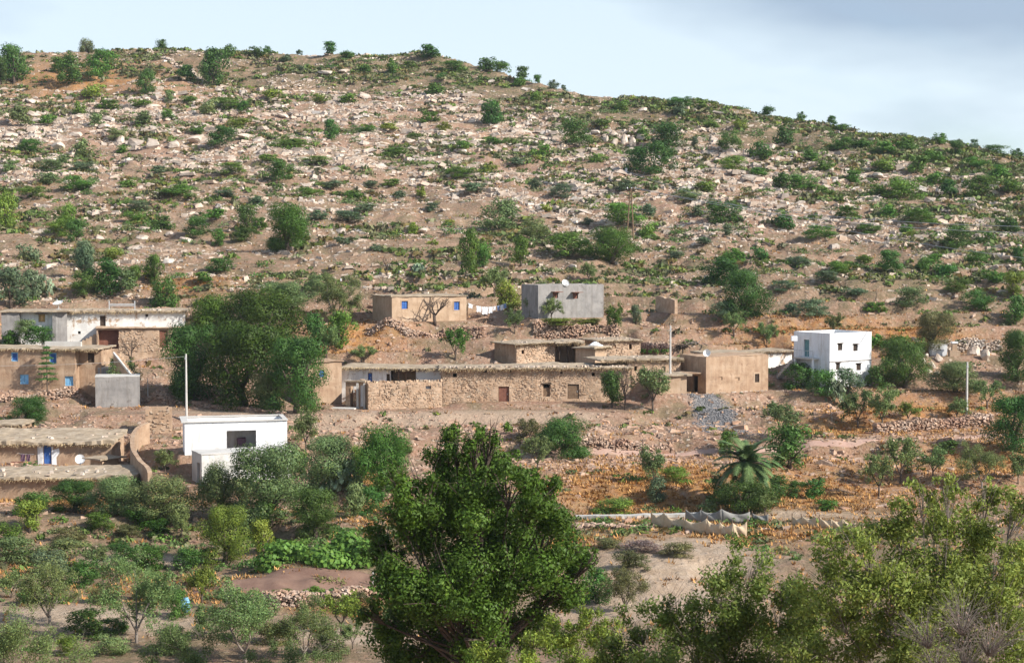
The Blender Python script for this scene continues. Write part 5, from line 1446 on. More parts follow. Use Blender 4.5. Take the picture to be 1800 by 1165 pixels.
near_tree('airy almond tree at the bottom between carob and right corner', 33,
    [(1320, 1000, 56), (1260, 1040, 60), (1390, 1040, 60), (1180, 1070, 60), (1320, 1090, 80), (1110, 1110, 50), (1230, 1140, 80), (1410, 1120, 70), (1150, 1165, 70), (1340, 1180, 80), (1280, 1100, 70), (1380, 1080, 60), (1200, 1110, 60), (1290, 1165, 80), (1420, 1170, 60), (1090, 1150, 50), (1430, 1060, 40)],
    'f', 36000, .085, (1270, 1480), 'almond_tree', 1.0, 4, .06, .42, 22, outb=.5, tv=.4, bark='palebark')
near_tree('grey leafless twigs tangled in the bottom right corner', 27,
    [(1620, 1120, 60), (1690, 1090, 70), (1750, 1130, 70), (1700, 1160, 60), (1640, 1170, 50)],
    'w', 900, .05, (1690, 1520), 'bare_shrub', 1.0, 26, .05, .42, 27, bark='palebark')
near_tree('yellow-green bush tree at the foot of the big carob', 48,
    [(1040, 1090, 34), (990, 1110, 44), (930, 1140, 44), (1070, 1130, 44), (880, 1165, 44), (1010, 1165, 50)],
    'y', 15000, .09, (980, 1300), 'almond_tree', 1.0, 3, .08, .45, 23, outb=.5, tv=.36)
near_tree('pale hazy almond crown in the lower left corner', 66,
    [(20, 1105, 50), (80, 1125, 50), (140, 1150, 46), (0, 1160, 60), (90, 1175, 60)], 's', 16000, .085, (70, 1260), 'almond_tree', 1.0, 4, .09, .42, 24, outb=.2, tv=.3, bark='palebark')
near_tree('pale yellow-green almond crown on the bottom edge, left of centre', 66,
    [(300, 1130, 40), (350, 1110, 40), (260, 1160, 40), (340, 1165, 46), (460, 1150, 30), (520, 1165, 40), (570, 1150, 30)], 's', 16000, .085, (400, 1262), 'almond_tree', 1.0, 4, .09, .42, 25, outb=.2, tv=.3, bark='palebark')

# ------------------------------------------------------------------ stones, scrub, grass (uncountable)
r = np.random.default_rng(77)
N = 330000
c = r.uniform(-60, 1860, N); D = 128 + (470 - 128) * r.random(N) ** .85
rs = np.interp(c, SKPX, SKRO); row = np.interp(D, DEPS, ROWS)
k = rock_mask(c, row)
xx_ = (c - 900) / F * D; zl_ = height(xx_, D, False) + fbm(xx_ / 18, D / 18, 31) * 3.0; fl_ = zl_ / 2.3 - np.floor(zl_ / 2.3); led_ = np.exp(-((fl_ - .78) / .17) ** 2) * (row < 520)
k = np.clip(k * (.55 + 1.1 * led_) + .0, 0, 1)
big = fbm(c / F * D / 9, D / 9, 55)                     # patchiness
dens = np.clip(k * (1 + 2.4 * big), 0, 1)
keep = (r.random(N) < dens * .7) & (row > rs - 4) & (orange_mask(c, row) < .75) & (field_mask(c, row) < .4)
c, D, row, k, led_ = c[keep], D[keep], row[keep], k[keep], led_[keep]
x = (c - 900) / F * D; z = height(x, D)
g = (height(x, D + .5) - z) / .5                         # steepness
def footprint_clear(x, y, extra=.2):
    ok = np.ones(len(x), bool)
    for (cx, cy, hl, hw, ang, zp, fall) in PADS:
        ca, sa = math.cos(ang), math.sin(ang)
        lx = (x - cx) * ca + (y - cy) * sa; ly = -(x - cx) * sa + (y - cy) * ca
        ok &= ~((np.abs(lx) < hl + extra) & (np.abs(ly) < hw + extra))
    return ok
ok = footprint_clear(x, D)
x, D, z, k, row, g, led_ = x[ok], D[ok], z[ok], k[ok], row[ok], g[ok], led_[ok]
s = np.exp(r.normal(-2.08, .5, len(x))) * (.75 + .55 * k) * (.74 + .33 * sstep(200, 300, D))
s = np.clip(s * (1 + .45 * led_ * (r.random(len(s)) < .4)), .045, .6)
sz_ = np.stack([s * r.uniform(.9, 2.6, len(s)), s * r.uniform(.7, 1.1, len(s)), s * r.uniform(.4, .85, len(s))], 1)
v, f, col = stones(np.stack([x, D, z + sz_[:, 2] * .2], 1), sz_, r.normal(0, .45, len(s)), jit=.33, r=r, tilt=.3)
hi = np.repeat(row < 520, 8)
def split(sel, name, mat, label):
    fs = sel.reshape(-1, 8)[:, 0]; nn = fs.sum()
    vv = v.reshape(-1, 8, 3)[fs].reshape(-1, 3); cc2 = col.reshape(-1, 8, 3)[fs].reshape(-1, 3)
    ff = (STONE_F[None] + (np.arange(nn) * 8)[:, None, None]).reshape(-1, 4)
    tag(link(name, newmesh(name, vv, ff, mat, cc2)), label, kind='stuff')
split(hi, 'rock_scatter', M['rock'], 'pale limestone blocks strewn over the slope')
split(~hi, 'rubble', M['redrock'], 'reddish rubble on the village banks')
NST = len(s)

# gravel spill below the tan house
N = 26000; c = r.uniform(1180, 1350, N); D = r.uniform(168, 192, N); row = np.interp(D, DEPS, ROWS); x = (c - 900) / F * D
keep = (r.random(N) < gravel_mask(c, row, x, D) * .6) & footprint_clear(x, D, .1); x, D = x[keep], D[keep]; s = r.uniform(.03, .09, len(x))
v, f, col = stones(np.stack([x, D, height(x, D) + .02], 1), np.stack([s * 1.2, s, s * .7], 1), None, jit=.3, r=r)
tag(link('gravel', newmesh('gravel', v, f, M['gravel'], None)), 'blue-grey gravel spill below the square tan house', kind='stuff')
# low scrub cushions
N = 110000
c = r.uniform(-60, 1860, N); D = 118 + (470 - 118) * r.random(N) ** .8
rs = np.interp(c, SKPX, SKRO); row = np.interp(D, DEPS, ROWS); x = (c - 900) / F * D
pat = fbm(x / 11, D / 11, 71)
dens = np.clip(.22 + .30 * sstep(1300, 1800, c) * (row < 520) + 1.5 * pat, .015, 1) * np.where(row < 520, 1, .28)
dens = dens * (1 + 1.8 * (row - rs < 60)) * (1 + 1.5 * sstep(860, 940, row))
keep = (r.random(N) < dens * .42) & (row > rs - 2) & (field_mask(c, row) < .3) & footprint_clear(x, D, .5)
x, D, c, row = x[keep], D[keep], c[keep], row[keep]
n = len(x); z = height(x, D); R = r.uniform(.32, 1.1, n) ** 1.3 * (.5 + .5 * sstep(180, 280, D)) + .12
K = 15
d = r.normal(size=(n, K, 3)); d[..., 2] = np.abs(d[..., 2]); d /= np.linalg.norm(d, axis=2)[..., None]
P = np.stack([x, D, z - .05], 1)[:, None] + d * R[:, None, None] * np.array([1.15, 1.15, .62]) * r.uniform(.6, 1, (n, K, 1))
nn = d * .5 + r.normal(size=d.shape) * .4; nn /= np.linalg.norm(nn, axis=2)[..., None]
tt = np.cross(nn, r.normal(size=d.shape)); tt /= np.linalg.norm(tt, axis=2)[..., None]; bb = np.cross(nn, tt)
ls = (R * .5)[:, None, None] * r.uniform(.6, 1.2, (n, K, 1))
V = np.stack([P - tt * ls, P - bb * ls * .6, P + tt * ls, P + bb * ls * .6], 2).reshape(-1, 3)
typ = r.random(n); base_c = np.where(typ[:, None] < .45, [[.9, .9, .85]], np.where(typ[:, None] < .75, [[.62, .95, .45]], np.where(typ[:, None] < .88, [[1.1, .85, .6]], [[.8, 1.02, .38]])))
br = r.uniform(.6, 1.3, (n, 1, 1)) * r.uniform(.75, 1.25, (n, K, 1))
col = np.repeat((base_c[:, None, :] * br).reshape(-1, 3), 4, 0)
tag(link('scrub', newmesh('scrub', V, np.arange(len(V)).reshape(-1, 4), LEAF['k'], col)), 'low grey-green cushion scrub over the hillside', kind='stuff')
NSC = n

# taller green scrub patches, still too many and too merged to count
N = 22000
c = r.uniform(-60, 1860, N); D = 96 + (465 - 96) * r.random(N) ** .9
rs = np.interp(c, SKPX, SKRO); row = np.interp(D, DEPS, ROWS); x = (c - 900) / F * D
pat = fbm(x / 16, D / 16, 171)
dens = np.clip(.06 + .25 * sstep(1250, 1700, c) * (row < 540) + 1.3 * pat, .02, 1) * np.where(row < 500, 1, .25) * (1 + 1.5 * (row - rs < 55)) * (1 + 8 * sstep(850, 920, row))
keep = (r.random(N) < dens * .38) & (row > rs) & (field_mask(c, row) < .45 + .5 * ((c < 660) & (row > 990))) & footprint_clear(x, D, .8)
x, D, row = x[keep], D[keep], row[keep]; n = len(x); z = height(x, D); R = r.uniform(.5, 1.35, n) * (.6 + .4 * sstep(150, 260, D)); K = 80
d = r.normal(size=(n, K, 3)); d[..., 2] = np.abs(d[..., 2]); d /= np.linalg.norm(d, axis=2)[..., None]
lob = 1 + .25 * np.sin(d[..., :1] * 5 + x[:, None, None] * 3) * np.cos(d[..., 1:2] * 4 + x[:, None, None])
P = np.stack([x, D, z - .05], 1)[:, None] + d * R[:, None, None] * lob * np.array([1.35, 1.2, .72]) * r.uniform(.55, 1.05, (n, K, 1))
nn = d * .5 + r.normal(size=d.shape) * .4; nn /= np.linalg.norm(nn, axis=2)[..., None]
tt = np.cross(nn, r.normal(size=d.shape)); tt /= np.linalg.norm(tt, axis=2)[..., None]; bb = np.cross(nn, tt)
ls = (.075 + R * .09)[:, None, None] * r.uniform(.6, 1.3, (n, K, 1))
V = np.stack([P - tt * ls, P - bb * ls * .6, P + tt * ls, P + bb * ls * .6], 2).reshape(-1, 3)
typ = r.random(n); base_c = np.where(typ[:, None] < .35, [[.55, .85, .42]], np.where(typ[:, None] < .6, [[.8, .95, .7]], np.where(typ[:, None] < .8, [[.62, .92, .3]], [[.95, .85, .6]])))
br = r.uniform(.7, 1.25, (n, 1, 1)) * r.uniform(.7, 1.3, (n, K, 1))
tag(link('shrubbery', newmesh('shrubbery', V, np.arange(len(V)).reshape(-1, 4), LEAF['k'], np.repeat((base_c[:, None, :] * br).reshape(-1, 3), 4, 0))), 'merged green and olive scrub patches over the slope', kind='stuff')
NBS = n
# dry grass tufts
N = 80000
c = r.uniform(-60, 1860, N); D = 100 + (330 - 100) * r.random(N)
row = np.interp(D, DEPS, ROWS); x = (c - 900) / F * D
om = orange_mask(c, row) * (1 + 1.4 * fbm(x / 4, D / 4, 91)) + .06 + .03 * (row > 840)
keep = (brown_mask(c, row) < .5) & (r.random(N) < om * .85) & footprint_clear(x, D, .3) & (r.random(N) > field_mask(c, row) * .85)
x, D = x[keep], D[keep]; n = len(x); z = height(x, D); B = 7
a = r.uniform(0, 6.28, (n, B)); hh = r.uniform(.08, .34, (n, B)); q_ = r.uniform(.02, .5, (n, B))
bx, by = x[:, None] + np.cos(a) * q_, D[:, None] + np.sin(a) * q_
px_, py_ = -np.sin(a) * .09, np.cos(a) * .09
V = np.stack([np.stack([bx - px_, by - py_, z[:, None] + 0 * a - .05], -1), np.stack([bx + px_, by + py_, z[:, None] + 0 * a - .05], -1),
              np.stack([bx + np.cos(a) * .22, by + np.sin(a) * .22, z[:, None] + hh], -1)], 2).reshape(-1, 3)
br = r.uniform(.6, 1.25, (n, 1, 1)) * r.uniform(.8, 1.2, (n, B, 1)) * np.array([1., 1, 1])
tag(link('dry_grass', newmesh('dry_grass', V, np.arange(len(V)).reshape(-1, 3), M['orange'], np.repeat(br.reshape(-1, 3), 3, 0))), 'orange dry grass and weeds', kind='stuff')

# ------------------------------------------------------------------ boulders one can tell apart
def ico():
    import bmesh
    b = bmesh.new(); bmesh.ops.create_icosphere(b, subdivisions=2, radius=1); v = np.array([x.co[:] for x in b.verts]); f = np.array([[w.index for w in x.verts] for x in b.faces]); b.free(); return v, f
IV, IF = ico()
BO = []
for i in range(7):
    rr = np.random.default_rng(300 + i); v = IV.copy()
    for k in range(16):
        d = rr.normal(size=3); d /= np.linalg.norm(d); h_ = rr.uniform(.45, .8); dd_ = v @ d; v -= np.outer(np.maximum(dd_ - h_, 0), d)
    v *= 1 + .06 * rr.normal(size=(len(v), 1)); b = rr.uniform(.9, 1.12)
    BO.append(newmesh('boulder', v, IF, M['rock'], np.ones((len(v), 3)) * b))
BOULD = """240 258 38 22|268 258 34 22|302 260 26 18|345 250 44 14|212 252 20 18|105 262 34 16|70 215 40 12|60 205 30 12|20 240 40 12|130 240 30 14|430 245 40 14|455 250 34 12|185 226 30 12|60 180 34 10|720 250 24 10|640 170 30 10
1062 250 16 18|1080 258 14 20|1098 252 16 22|1112 256 18 20|1130 246 22 18|1080 240 18 14|1255 248 22 12|1310 272 14 16|1366 285 16 14|1356 262 20 12|1376 250 16 10|1050 235 24 10|905 232 22 10|830 215 24 10|570 130 36 10|605 128 24 8
250 420 34 10|300 415 22 12|330 425 30 12|255 405 26 10|175 420 22 10|275 408 18 8|745 408 26 10|600 408 26 10|1545 310 26 10|1600 330 30 12|1635 355 26 14|1700 330 22 12|1520 300 22 10|1460 302 20 10|1660 300 28 8
1622 640 18 16|1638 645 16 18|1650 635 18 18|1632 655 18 12|1645 660 14 12|1628 628 14 10|1712 624 30 22|1732 630 24 24|1618 615 20 12|1610 600 20 12|800 350 22 10|1390 272 24 10|870 228 20 10|1130 195 22 8|700 190 24 8|500 205 24 8"""
ents = []
for s_ in BOULD.replace('\n', '|').split('|'):
    x_, y_, w_, h_ = map(int, s_.split())
    if y_ > 560: b_, c_ = 'in the heap', 'right of the white house trees' if x_ < 1680 else 'right of the white pillar'
    else: b_, c_ = where(x_, y_)
    ents.append([x_, y_, w_, h_, f'{"long flat" if w_ > 2.2 * h_ else "blocky"} {"large " if w_ > 30 else ""}pale boulder {b_} {c_}'])
grp = defaultdict(list)
for e in ents: grp[e[4]].append(e)
for key, es in grp.items():
    if len(es) > 1:
        es.sort(key=lambda e: e[0])
        for i, e in enumerate(es): e[4] = key + ', ' + ordinal(i) + ' from left'
for i, e in enumerate(ents):
    p = hit(e[0], e[1]); mp_ = p[1] / F
    ob = bpy.data.objects.new('boulder', BO[i % 7]); COL.objects.link(ob); ob.location = (p[0], p[1], p[2] + e[3] * mp_ * .25)
    ob.scale = (e[2] * mp_ * .56, e[2] * mp_ * .42, e[3] * mp_ * .6); ob.rotation_euler = (rng.uniform(-.2, .2), rng.uniform(-.2, .2), rng.uniform(-.4, .4))
    tag(ob, e[4], 'boulder', 'pale boulders')

# ------------------------------------------------------------------ dry stone and mud walls
def dry_wall(pts, h_, th, label, mat='rock', s_=.13, name='dry_stone_wall', core='mud', rise=0):
    P = np.array([hit(*p) for p in pts]); seg = np.hypot(*np.diff(P[:, :2], axis=0).T); tot = seg.sum(); cum = np.concatenate([[0], np.cumsum(seg)])
    t = thing(name, label, 'wall', tuple(P[0]))
    ps, ss, an = [], [], []
    h_ = h_ * .8; nl = max(3, int(h_ / (s_ * .85)))
    for l in range(nl):
        for sd_ in (-1, 1):
            a = 0
            while a < tot:
                w_ = s_ * rng.uniform(.9, 2.2); q_ = a / tot
                x_ = np.interp(a, cum, P[:, 0]); y_ = np.interp(a, cum, P[:, 1]); x2 = np.interp(a + .3, cum, P[:, 0]); y2 = np.interp(a + .3, cum, P[:, 1])
                if abs(x2 - x_) + abs(y2 - y_) < 1e-6: break
                ag = math.atan2(y2 - y_, x2 - x_)
                x_ += -math.sin(ag) * sd_ * th * .4; y_ += math.cos(ag) * sd_ * th * .4
                hv = 1 + vnoise(np.array([a * .45]), np.array([P[0][0]]))[0] * 1.1
                if float(l) / nl > hv - .1: a += w_; continue
                ps.append((x_ + rng.normal(0, .06), y_ + rng.normal(0, .1), float(l) / nl * h_)); ss.append((w_ * .62 * rng.uniform(.6, 1.2), th * .45, h_ / nl * .62 * rng.uniform(.6, 1.4))); an.append(ag + rng.normal(0, .3)); a += w_ * 1.15
    ps = np.array(ps); ps[:, 2] += height(ps[:, 0], ps[:, 1]) + rng.uniform(-.06, .06, len(ps)) - .05
    v, f, c = stones(ps, np.array(ss), np.array(an), jit=.3, tilt=.12)
    o = link('stone', newmesh('stone', v - P[0], f, M[mat], c), t); o['kind'] = 'stuff'
    return t
dry_wall([(262, 90), (300, 108), (335, 128), (362, 150)], .9, .8, 'long dry-stone wall climbing to the skyline', s_=.3)
dry_wall([(250, 703), (330, 712), (420, 722), (498, 730)], .7, .5, 'rubble wall edging the yard under the dark grove', 'redrock')
dry_wall([(645, 590), (720, 590), (790, 588), (850, 586)], .9, .6, 'rubble terrace wall below the tan house with blue windows', 'redrock')
dry_wall([(940, 580), (1010, 585), (1090, 590)], 1.1, .6, 'terrace wall below the grey concrete house', 'redrock')
dry_wall([(920, 780), (1000, 782), (1080, 785), (1180, 790)], .8, .7, 'rubble retaining wall above the orange grass', 'redrock')
dry_wall([(440, 1065), (520, 1060), (600, 1056), (685, 1050)], 1.0, .5, 'dry-stone field wall under the brown plot', 'redrock', s_=.1)
dry_wall([(1010, 925), (1090, 928), (1150, 930)], .5, .5, 'low stone edging under the irrigation channel', 'redrock')
dry_wall([(1540, 760), (1620, 752), (1700, 746), (1745, 744)], 1.3, .7, 'high rubble bank wall above the track, right side', 'redrock')
dry_wall([(1655, 610), (1700, 604), (1760, 610)], .7, .7, 'pale rubble pen wall right of the white pillar')
dry_wall([(0, 705), (80, 700), (160, 712)], .9, .6, 'rubble wall below the two-storey mud house', 'redrock')
dry_wall([(1130, 612), (1150, 618), (1175, 612)], .7, .4, 'thorn and stone ring of the small pen', 'redrock')
dry_wall([(550, 855), (600, 858), (640, 862)], .5, .5, 'pale stone edging below the prickly pear clump')
dry_wall([(350, 545), (400, 540), (470, 536)], .8, .5, 'mud and stone wall behind the dark grove', 'redrock')

# curved mud wall beside the white building
pts = [(262, 742), (240, 752), (232, 768), (233, 790), (246, 810), (260, 822), (264, 832)]
P = np.array([at(a, b, D_) for (a, b), D_ in zip(pts, (167, 165, 161, 156, 151, 148, 146))])
t = thing('mud_wall', 'curving mud garden wall left of the white building', 'wall', tuple(P[0]))
tops = [.1, .1, .1, .1, .1, .1, .1]
V = []; Q = []
nseg = 40; tt_ = np.linspace(0, 1, nseg); kk_ = np.linspace(0, 1, len(P))
cx = np.interp(tt_, kk_, P[:, 0]); cy = np.interp(tt_, kk_, P[:, 1]); cz = np.interp(tt_, kk_, P[:, 2]); tp = np.interp(tt_, kk_, tops)
k5 = np.ones(5) / 5; cx = np.convolve(np.pad(cx, 2, 'edge'), k5, 'valid'); cy = np.convolve(np.pad(cy, 2, 'edge'), k5, 'valid')
dx, dy = np.gradient(cx), np.gradient(cy); l_ = np.hypot(dx, dy); nx_, ny_ = -dy / l_ * .2, dx / l_ * .2
gz_ = np.minimum(height(cx, cy), cz) - 1.2
V = np.stack([np.stack([cx - nx_, cy - ny_, gz_], 1), np.stack([cx - nx_, cy - ny_, cz + tp * .45 + vnoise(tt_ * 15, tt_) * .1], 1), np.stack([cx + nx_, cy + ny_, cz + tp * .45 + vnoise(tt_ * 15, tt_ + 4) * .1], 1), np.stack([cx + nx_, cy + ny_, gz_], 1)], 1)
q = np.array([[i * 4 + a, (i + 1) * 4 + a, (i + 1) * 4 + b, i * 4 + b] for i in range(nseg - 1) for a, b in ((0, 1), (1, 2), (2, 3))] + [[0, 1, 2, 3], [(nseg - 1) * 4 + 3, (nseg - 1) * 4 + 2, (nseg - 1) * 4 + 1, (nseg - 1) * 4]])
link('wall', newmesh('wall', V.reshape(-1, 3) - P[0], q, M['mud']), t)
hR = House('ruined_wall', 'short ruined stone wall stub on the slope right of the concrete house', 1152, 1186, 540, 524, 224, 217, .4, cat='wall', pad=0)
wall(hR, (0, 0), (hR.L, 0), -.6, hR.H, M['stonewall'], .4, (), .06, top=lambda t: .3 - .3 * t)

# small white tank and pillar at the right
hT = House('water_tank', 'small whitewashed cistern box left of the white-capped pillar', 1638, 1665, 622, 606, 205, 205, 1.6, cat='cistern', pad=1.5)
shell(hT, M['white_clean'], [hT.op(1649, 1653, 609, 613)], rough=.01, th=.2); roof_slab(hT, -.02, hT.L + .02, -.02, 1.62, hT.H, .1, M['pale_conc'], .01, bumpy=.01)
p = at(1677, 624, 204); t = thing('pillar', 'pink plastered pillar with a white cap above the boulder heap', 'pillar', tuple(p))
m = MB(); m.box(-.6, .6, -.5, .5, -1, .55, .04); m.build('base', M['mud_light'], t)
m = MB(); m.box(-.3, .3, -.28, .28, .55, 1.45, .03); m.build('shaft', M['mud_light'], t)
m = MB(); m.box(-.38, .38, -.36, .36, 1.45, 1.68, .03); m.build('cap', M['white_clean'], t)
# round green pen
c0 = hit(1150, 618)
t = thing('hay_stack', 'round thorn-fenced fodder stack with green weeds at its foot', 'fodder stack', tuple(c0))
r = np.random.default_rng(4)
v, f, c = spray(r, [(math.cos(a) * 1.5, math.sin(a) * 1.2, .7) for a in np.linspace(0, 6.28, 14)], np.full(14, .55), 1400, .25, .3); link('thorn_fence', newmesh('thorn_fence', v, f, LEAF['w'], c * [.6, .5, .5]), t)
v, f, c = spray(r, [(math.cos(a) * 1.7, math.sin(a) * 1.4, .15) for a in np.linspace(0, 6.28, 14)], np.full(14, .3), 900, .2, .6); link('weeds', newmesh('weeds', v, f, LEAF['g'], c), t)

# ------------------------------------------------------------------ poles and wires
def pole(px, rb, rt, label, r0=.14, D=None, top=True):
    p = hit(px, rb) if D is None else at(px, rb, D); h_ = (row2s(rt) - row2s(rb)) * p[1]
    t = thing('utility_pole', label, 'utility pole', tuple(p), 0, 'concrete utility poles')
    m = MB(); m.tube([(0, 0, -.5), (0, 0, h_)], [r0, r0 * .65], 8); m.build('shaft', M['pole'], t, smooth=False)
    if top:
        m = MB(); m.box(-.09, .09, -.17, -.1, h_ - .6, h_ - .35); m.tube([(0, -.1, h_ - .25), (0, -.34, h_ - .25)], .02, 5); m.build('bracket', M['metal'], t)
    return p, h_
P1 = pole(328, 742, 622, 'tall pale concrete pole before the dark grove')
P2 = pole(1178, 690, 572, 'concrete pole before the low house right of the long building')
P3 = pole(1699, 738, 636, 'concrete pole beside the track at the right')
pole(260, 702, 664, 'short grey pole beside the cistern', .07, top=False)
# double timber pole
p = hit(1109, 425); hp = (row2s(330) - row2s(425)) * p[1]; TP = p; THP = hp
t = thing('timber_pole', 'double timber pole leaning together with white insulators on the slope', 'utility pole', tuple(p))
for sg, x in ((-1, -.75), (1, .45)):
    m = MB(); m.tube([(x, 0, -.6), (x * .12 - .02, 0, hp)], [.13, .09], 7); m.build('leg', M['wood'], t)
m = MB(); m.box(-.7, .8, -.07, .07, hp - .35, hp - .22); m.build('crossarm', M['darkwood'], t)
for x in (-.6, 0.05, .7):
    m = MB(); m.tube([(x, 0, hp - .22), (x, 0, hp - .12)], .03, 5); m.tube([(x, 0, hp - .12), (x, 0, hp - .04), (x, 0, hp + .08)], [.09, .11, .05], 7); m.build('insulator', M['white_clean'], t)
p = hit(600, 548); hh_ = (row2s(490) - row2s(548)) * p[1]
t = thing('timber_pole', 'pair of thin timber poles rising beside the sparse olive', 'utility pole', tuple(p))
for x in (-.25, .15):
    m = MB(); m.tube([(x, 0, -.5), (x * .5, 0, hh_)], [.08, .06], 6); m.build('leg', M['wood'], t)
m = MB(); m.box(-.12, .08, -.08, .02, hh_ - .3, hh_ + .05); m.build('insulator', M['white_clean'], t)
p = hit(1101, 304)
t = thing('marker_post', 'short white post carrying the upper wire on the slope', 'post', tuple(p)); m = MB(); m.box(-.18, .18, -.15, .15, -.3, .9); m.build('post', M['white_clean'], t)
def wire(a, b, sag, label, rad=.036, n=24):
    a = np.array(a, float); b = np.array(b, float); t_ = np.linspace(0, 1, n)
    P = a + (b - a) * t_[:, None]; P[:, 2] -= sag * 4 * t_ * (1 - t_)
    m = MB(); m.tube(P - a, rad, 4); o = m.build('power_line', M['metal'], None, tuple(a)); tag(o, label, 'power line', 'power lines')
top = TP + [0, 0, THP]
E1, E2 = at(1960, 412, 175), at(1960, 400, 176)
wire(top + [.7, 0, 0], E1, 1.8, 'lower wire running right from the double timber pole')
wire(top + [-.0, 0, 0.05], E2, 1.6, 'upper wire running right from the double timber pole')
wire(at(1075, 292, 300), at(1960, 470, 200), 2.5, 'wire from the white post running down to the right')
pt = lambda Q: (Q[0][0], Q[0][1], Q[0][2] + Q[1] - .25)
wire(pt(P1), at(-150, 640, 178), .5, 'thin wire from the tall pole across the blue-windowed house', .012)

# ------------------------------------------------------------------ dishes, laundry, small things
dish(103, 536, 203, 18, 'satellite dish with reddish rim on the upper left flat roof', (70, -30))
dish(993, 499, 216, 13, 'white satellite dish on the grey concrete house roof', (35, 20))
dish(1243, 621, 190, 13, 'white satellite dish at the roof corner of the square tan house', (20, -15))
dish(141, 808, 162, 17, 'pale satellite dish low on the blue-door house wall', (25, 15), .6)
pa, pb = at(822, 532, 217), at(892, 532, 219)
t = thing('washing_line', 'washing line strung right of the tan house with blue windows', 'washing line', tuple(pa))
m = MB()
for q_ in (pa, pb):
    m2 = MB(); m2.tube([q_ - pa - [0, 0, 2.1], q_ - pa], .04, 6); m2.build('post', M['wood'], t)
tt_ = np.linspace(0, 1, 20); L3 = (pb - pa)[None] * tt_[:, None]; L3[:, 2] -= .55 * 4 * tt_ * (1 - tt_)
m.tube(L3, .012, 4); m.build('line', M['metal'], t)
CL = [(.02, .12, .55, 'cloth_white', 'white towel nearest the tan house on the washing line'), (.22, .34, .75, 'cloth_white', 'long white shirt left on the washing line'), (.36, .5, .95, 'cloth_white', 'long white sheet mid washing line'),
      (.52, .62, .8, 'cloth_white', 'white sheet right of the long white sheet'), (.64, .70, .5, 'cloth_white', 'narrow white shirt on the washing line'), (.74, .80, .6, 'cloth_blue', 'bluish garment left of the last white cloth'), (.82, .9, .7, 'cloth_white', 'last white cloth on the washing line'), (.91, .97, .6, 'cloth_blue', 'pale blue garment at the washing line right end')]
for a, b, ln, mt, lab in CL:
    n, k = 8, 6; V = []
    for j in range(k + 1):
        for i in range(n + 1):
            q_ = a + (b - a) * i / n; base = (pb - pa) * q_; base[2] -= .55 * 4 * q_ * (1 - q_)
            V.append(base + [0, .05 * math.sin(i * 1.7 + j * .6) - .01, -ln * j / k * (1 + .06 * math.sin(i))])
    V = np.array(V); idx = np.arange(len(V)).reshape(k + 1, n + 1); q = np.stack([idx[:-1, :-1].ravel(), idx[1:, :-1].ravel(), idx[1:, 1:].ravel(), idx[:-1, 1:].ravel()], 1)
    o = link('laundry', newmesh('laundry', V, q, M[mt]), None, tuple(pa)); tag(o, lab, 'laundry', 'clothes on the washing line')
    so = o.modifiers.new('s', 'SOLIDIFY'); so.thickness = .015
hL = House('mud_wall', 'dark brown yard wall behind the washing line', 822, 892, 560, 540, 221, 222, .4, cat='wall', pad=0)
wall(hL, (0, 0), (hL.L, 0), -1, hL.H, M['mud'], .4, (), .06)
# laundry on the blue-door house wall
pa = at(36, 797, 161.6); t = None
for i, (a, b) in enumerate([(36, 44), (46, 53)]):
    V = []; A = at(a, 798, 161.8); Bp = at(b, 798, 161.8)
    for j in range(6):
        for q_ in np.linspace(0, 1, 6): V.append((Bp - A) * q_ + [0, .05 * math.sin(q_ * 9 + j), -.14 * j])
    V = np.array(V); idx = np.arange(36).reshape(6, 6); q = np.stack([idx[:-1, :-1].ravel(), idx[1:, :-1].ravel(), idx[1:, 1:].ravel(), idx[:-1, 1:].ravel()], 1)
    o = link('laundry', newmesh('laundry', V, q, M['cloth_dark']), None, tuple(A)); tag(o, ['dark garment hanging left of the bright blue door', 'second dark garment, nearer the bright blue door'][i], 'laundry', 'dark clothes by the blue door')
    so = o.modifiers.new('s', 'SOLIDIFY'); so.thickness = .015
wire(at(30, 796, 161.8), at(60, 798, 161.8), .05, 'short clothes line left of the bright blue door', .012)
# white cloth heap on the hut roof
r = np.random.default_rng(9)
v = IV.copy() * [.85, .6, .45]; v *= 1 + .16 * r.normal(size=(len(v), 1)); p = at(1046, 608, 201.5)
o = link('cloth_heap', newmesh('cloth_heap', v, IF, M['cloth_white']), None, tuple(p)); tag(o, 'crumpled white cloth heap on the stepped hut roof', 'cloth')
# metal trestle on the whitewashed house roof
p = at(192, 541, 205.5); pw = at(237, 541, 205.5)[0] - p[0]
t = thing('metal_trestle', 'pale metal bed frame standing on the whitewashed house roof', 'bed frame', tuple(p))
for x in (0, pw):
    m = MB(); m.box(x - .05, x + .05, -.05, .05, -.2, .85); m.build('leg', M['metal'], t)
m = MB(); m.box(.05, pw - .05, -.04, .04, .35, .5); m.box(.05, pw - .05, -.04, .04, .2, .26); m.build('rail', M['metal'], t)
# white tank on the white house roof
p = at(1396, 596, 195); t = thing('roof_tank', 'small white water tank on the white house roof corner', 'water tank', tuple(p)); m = MB(); m.box(-.35, .35, -.3, .3, -.2, .35, .01); m.build('tank', M['cloth_white'], t); m = MB(); m.box(-.2, .2, -.2, .2, .35, .4); m.build('lid', M['metal'], t)
# blue plastic
p = hit(326, 1082); v = IV.copy() * [.32, .25, .55]; v *= 1 + .15 * r.normal(size=(len(v), 1)); v[:, 2] += .4
o = link('plastic_sheet', newmesh('plastic_sheet', v, IF, M['lightblue']), None, tuple(p + [0, 0, .3])); tag(o, 'crumpled pale blue plastic sheet caught in the lower left bushes', 'plastic sheet')
# small post at the brown plot
p = hit(655, 1030); t = thing('stake', 'pale wooden stake at the right end of the brown plot', 'stake', tuple(p)); m = MB(); m.tube([(0, 0, -.2), (.03, 0, 1.0)], .045, 5); m.build('stake', M['pole'], t)

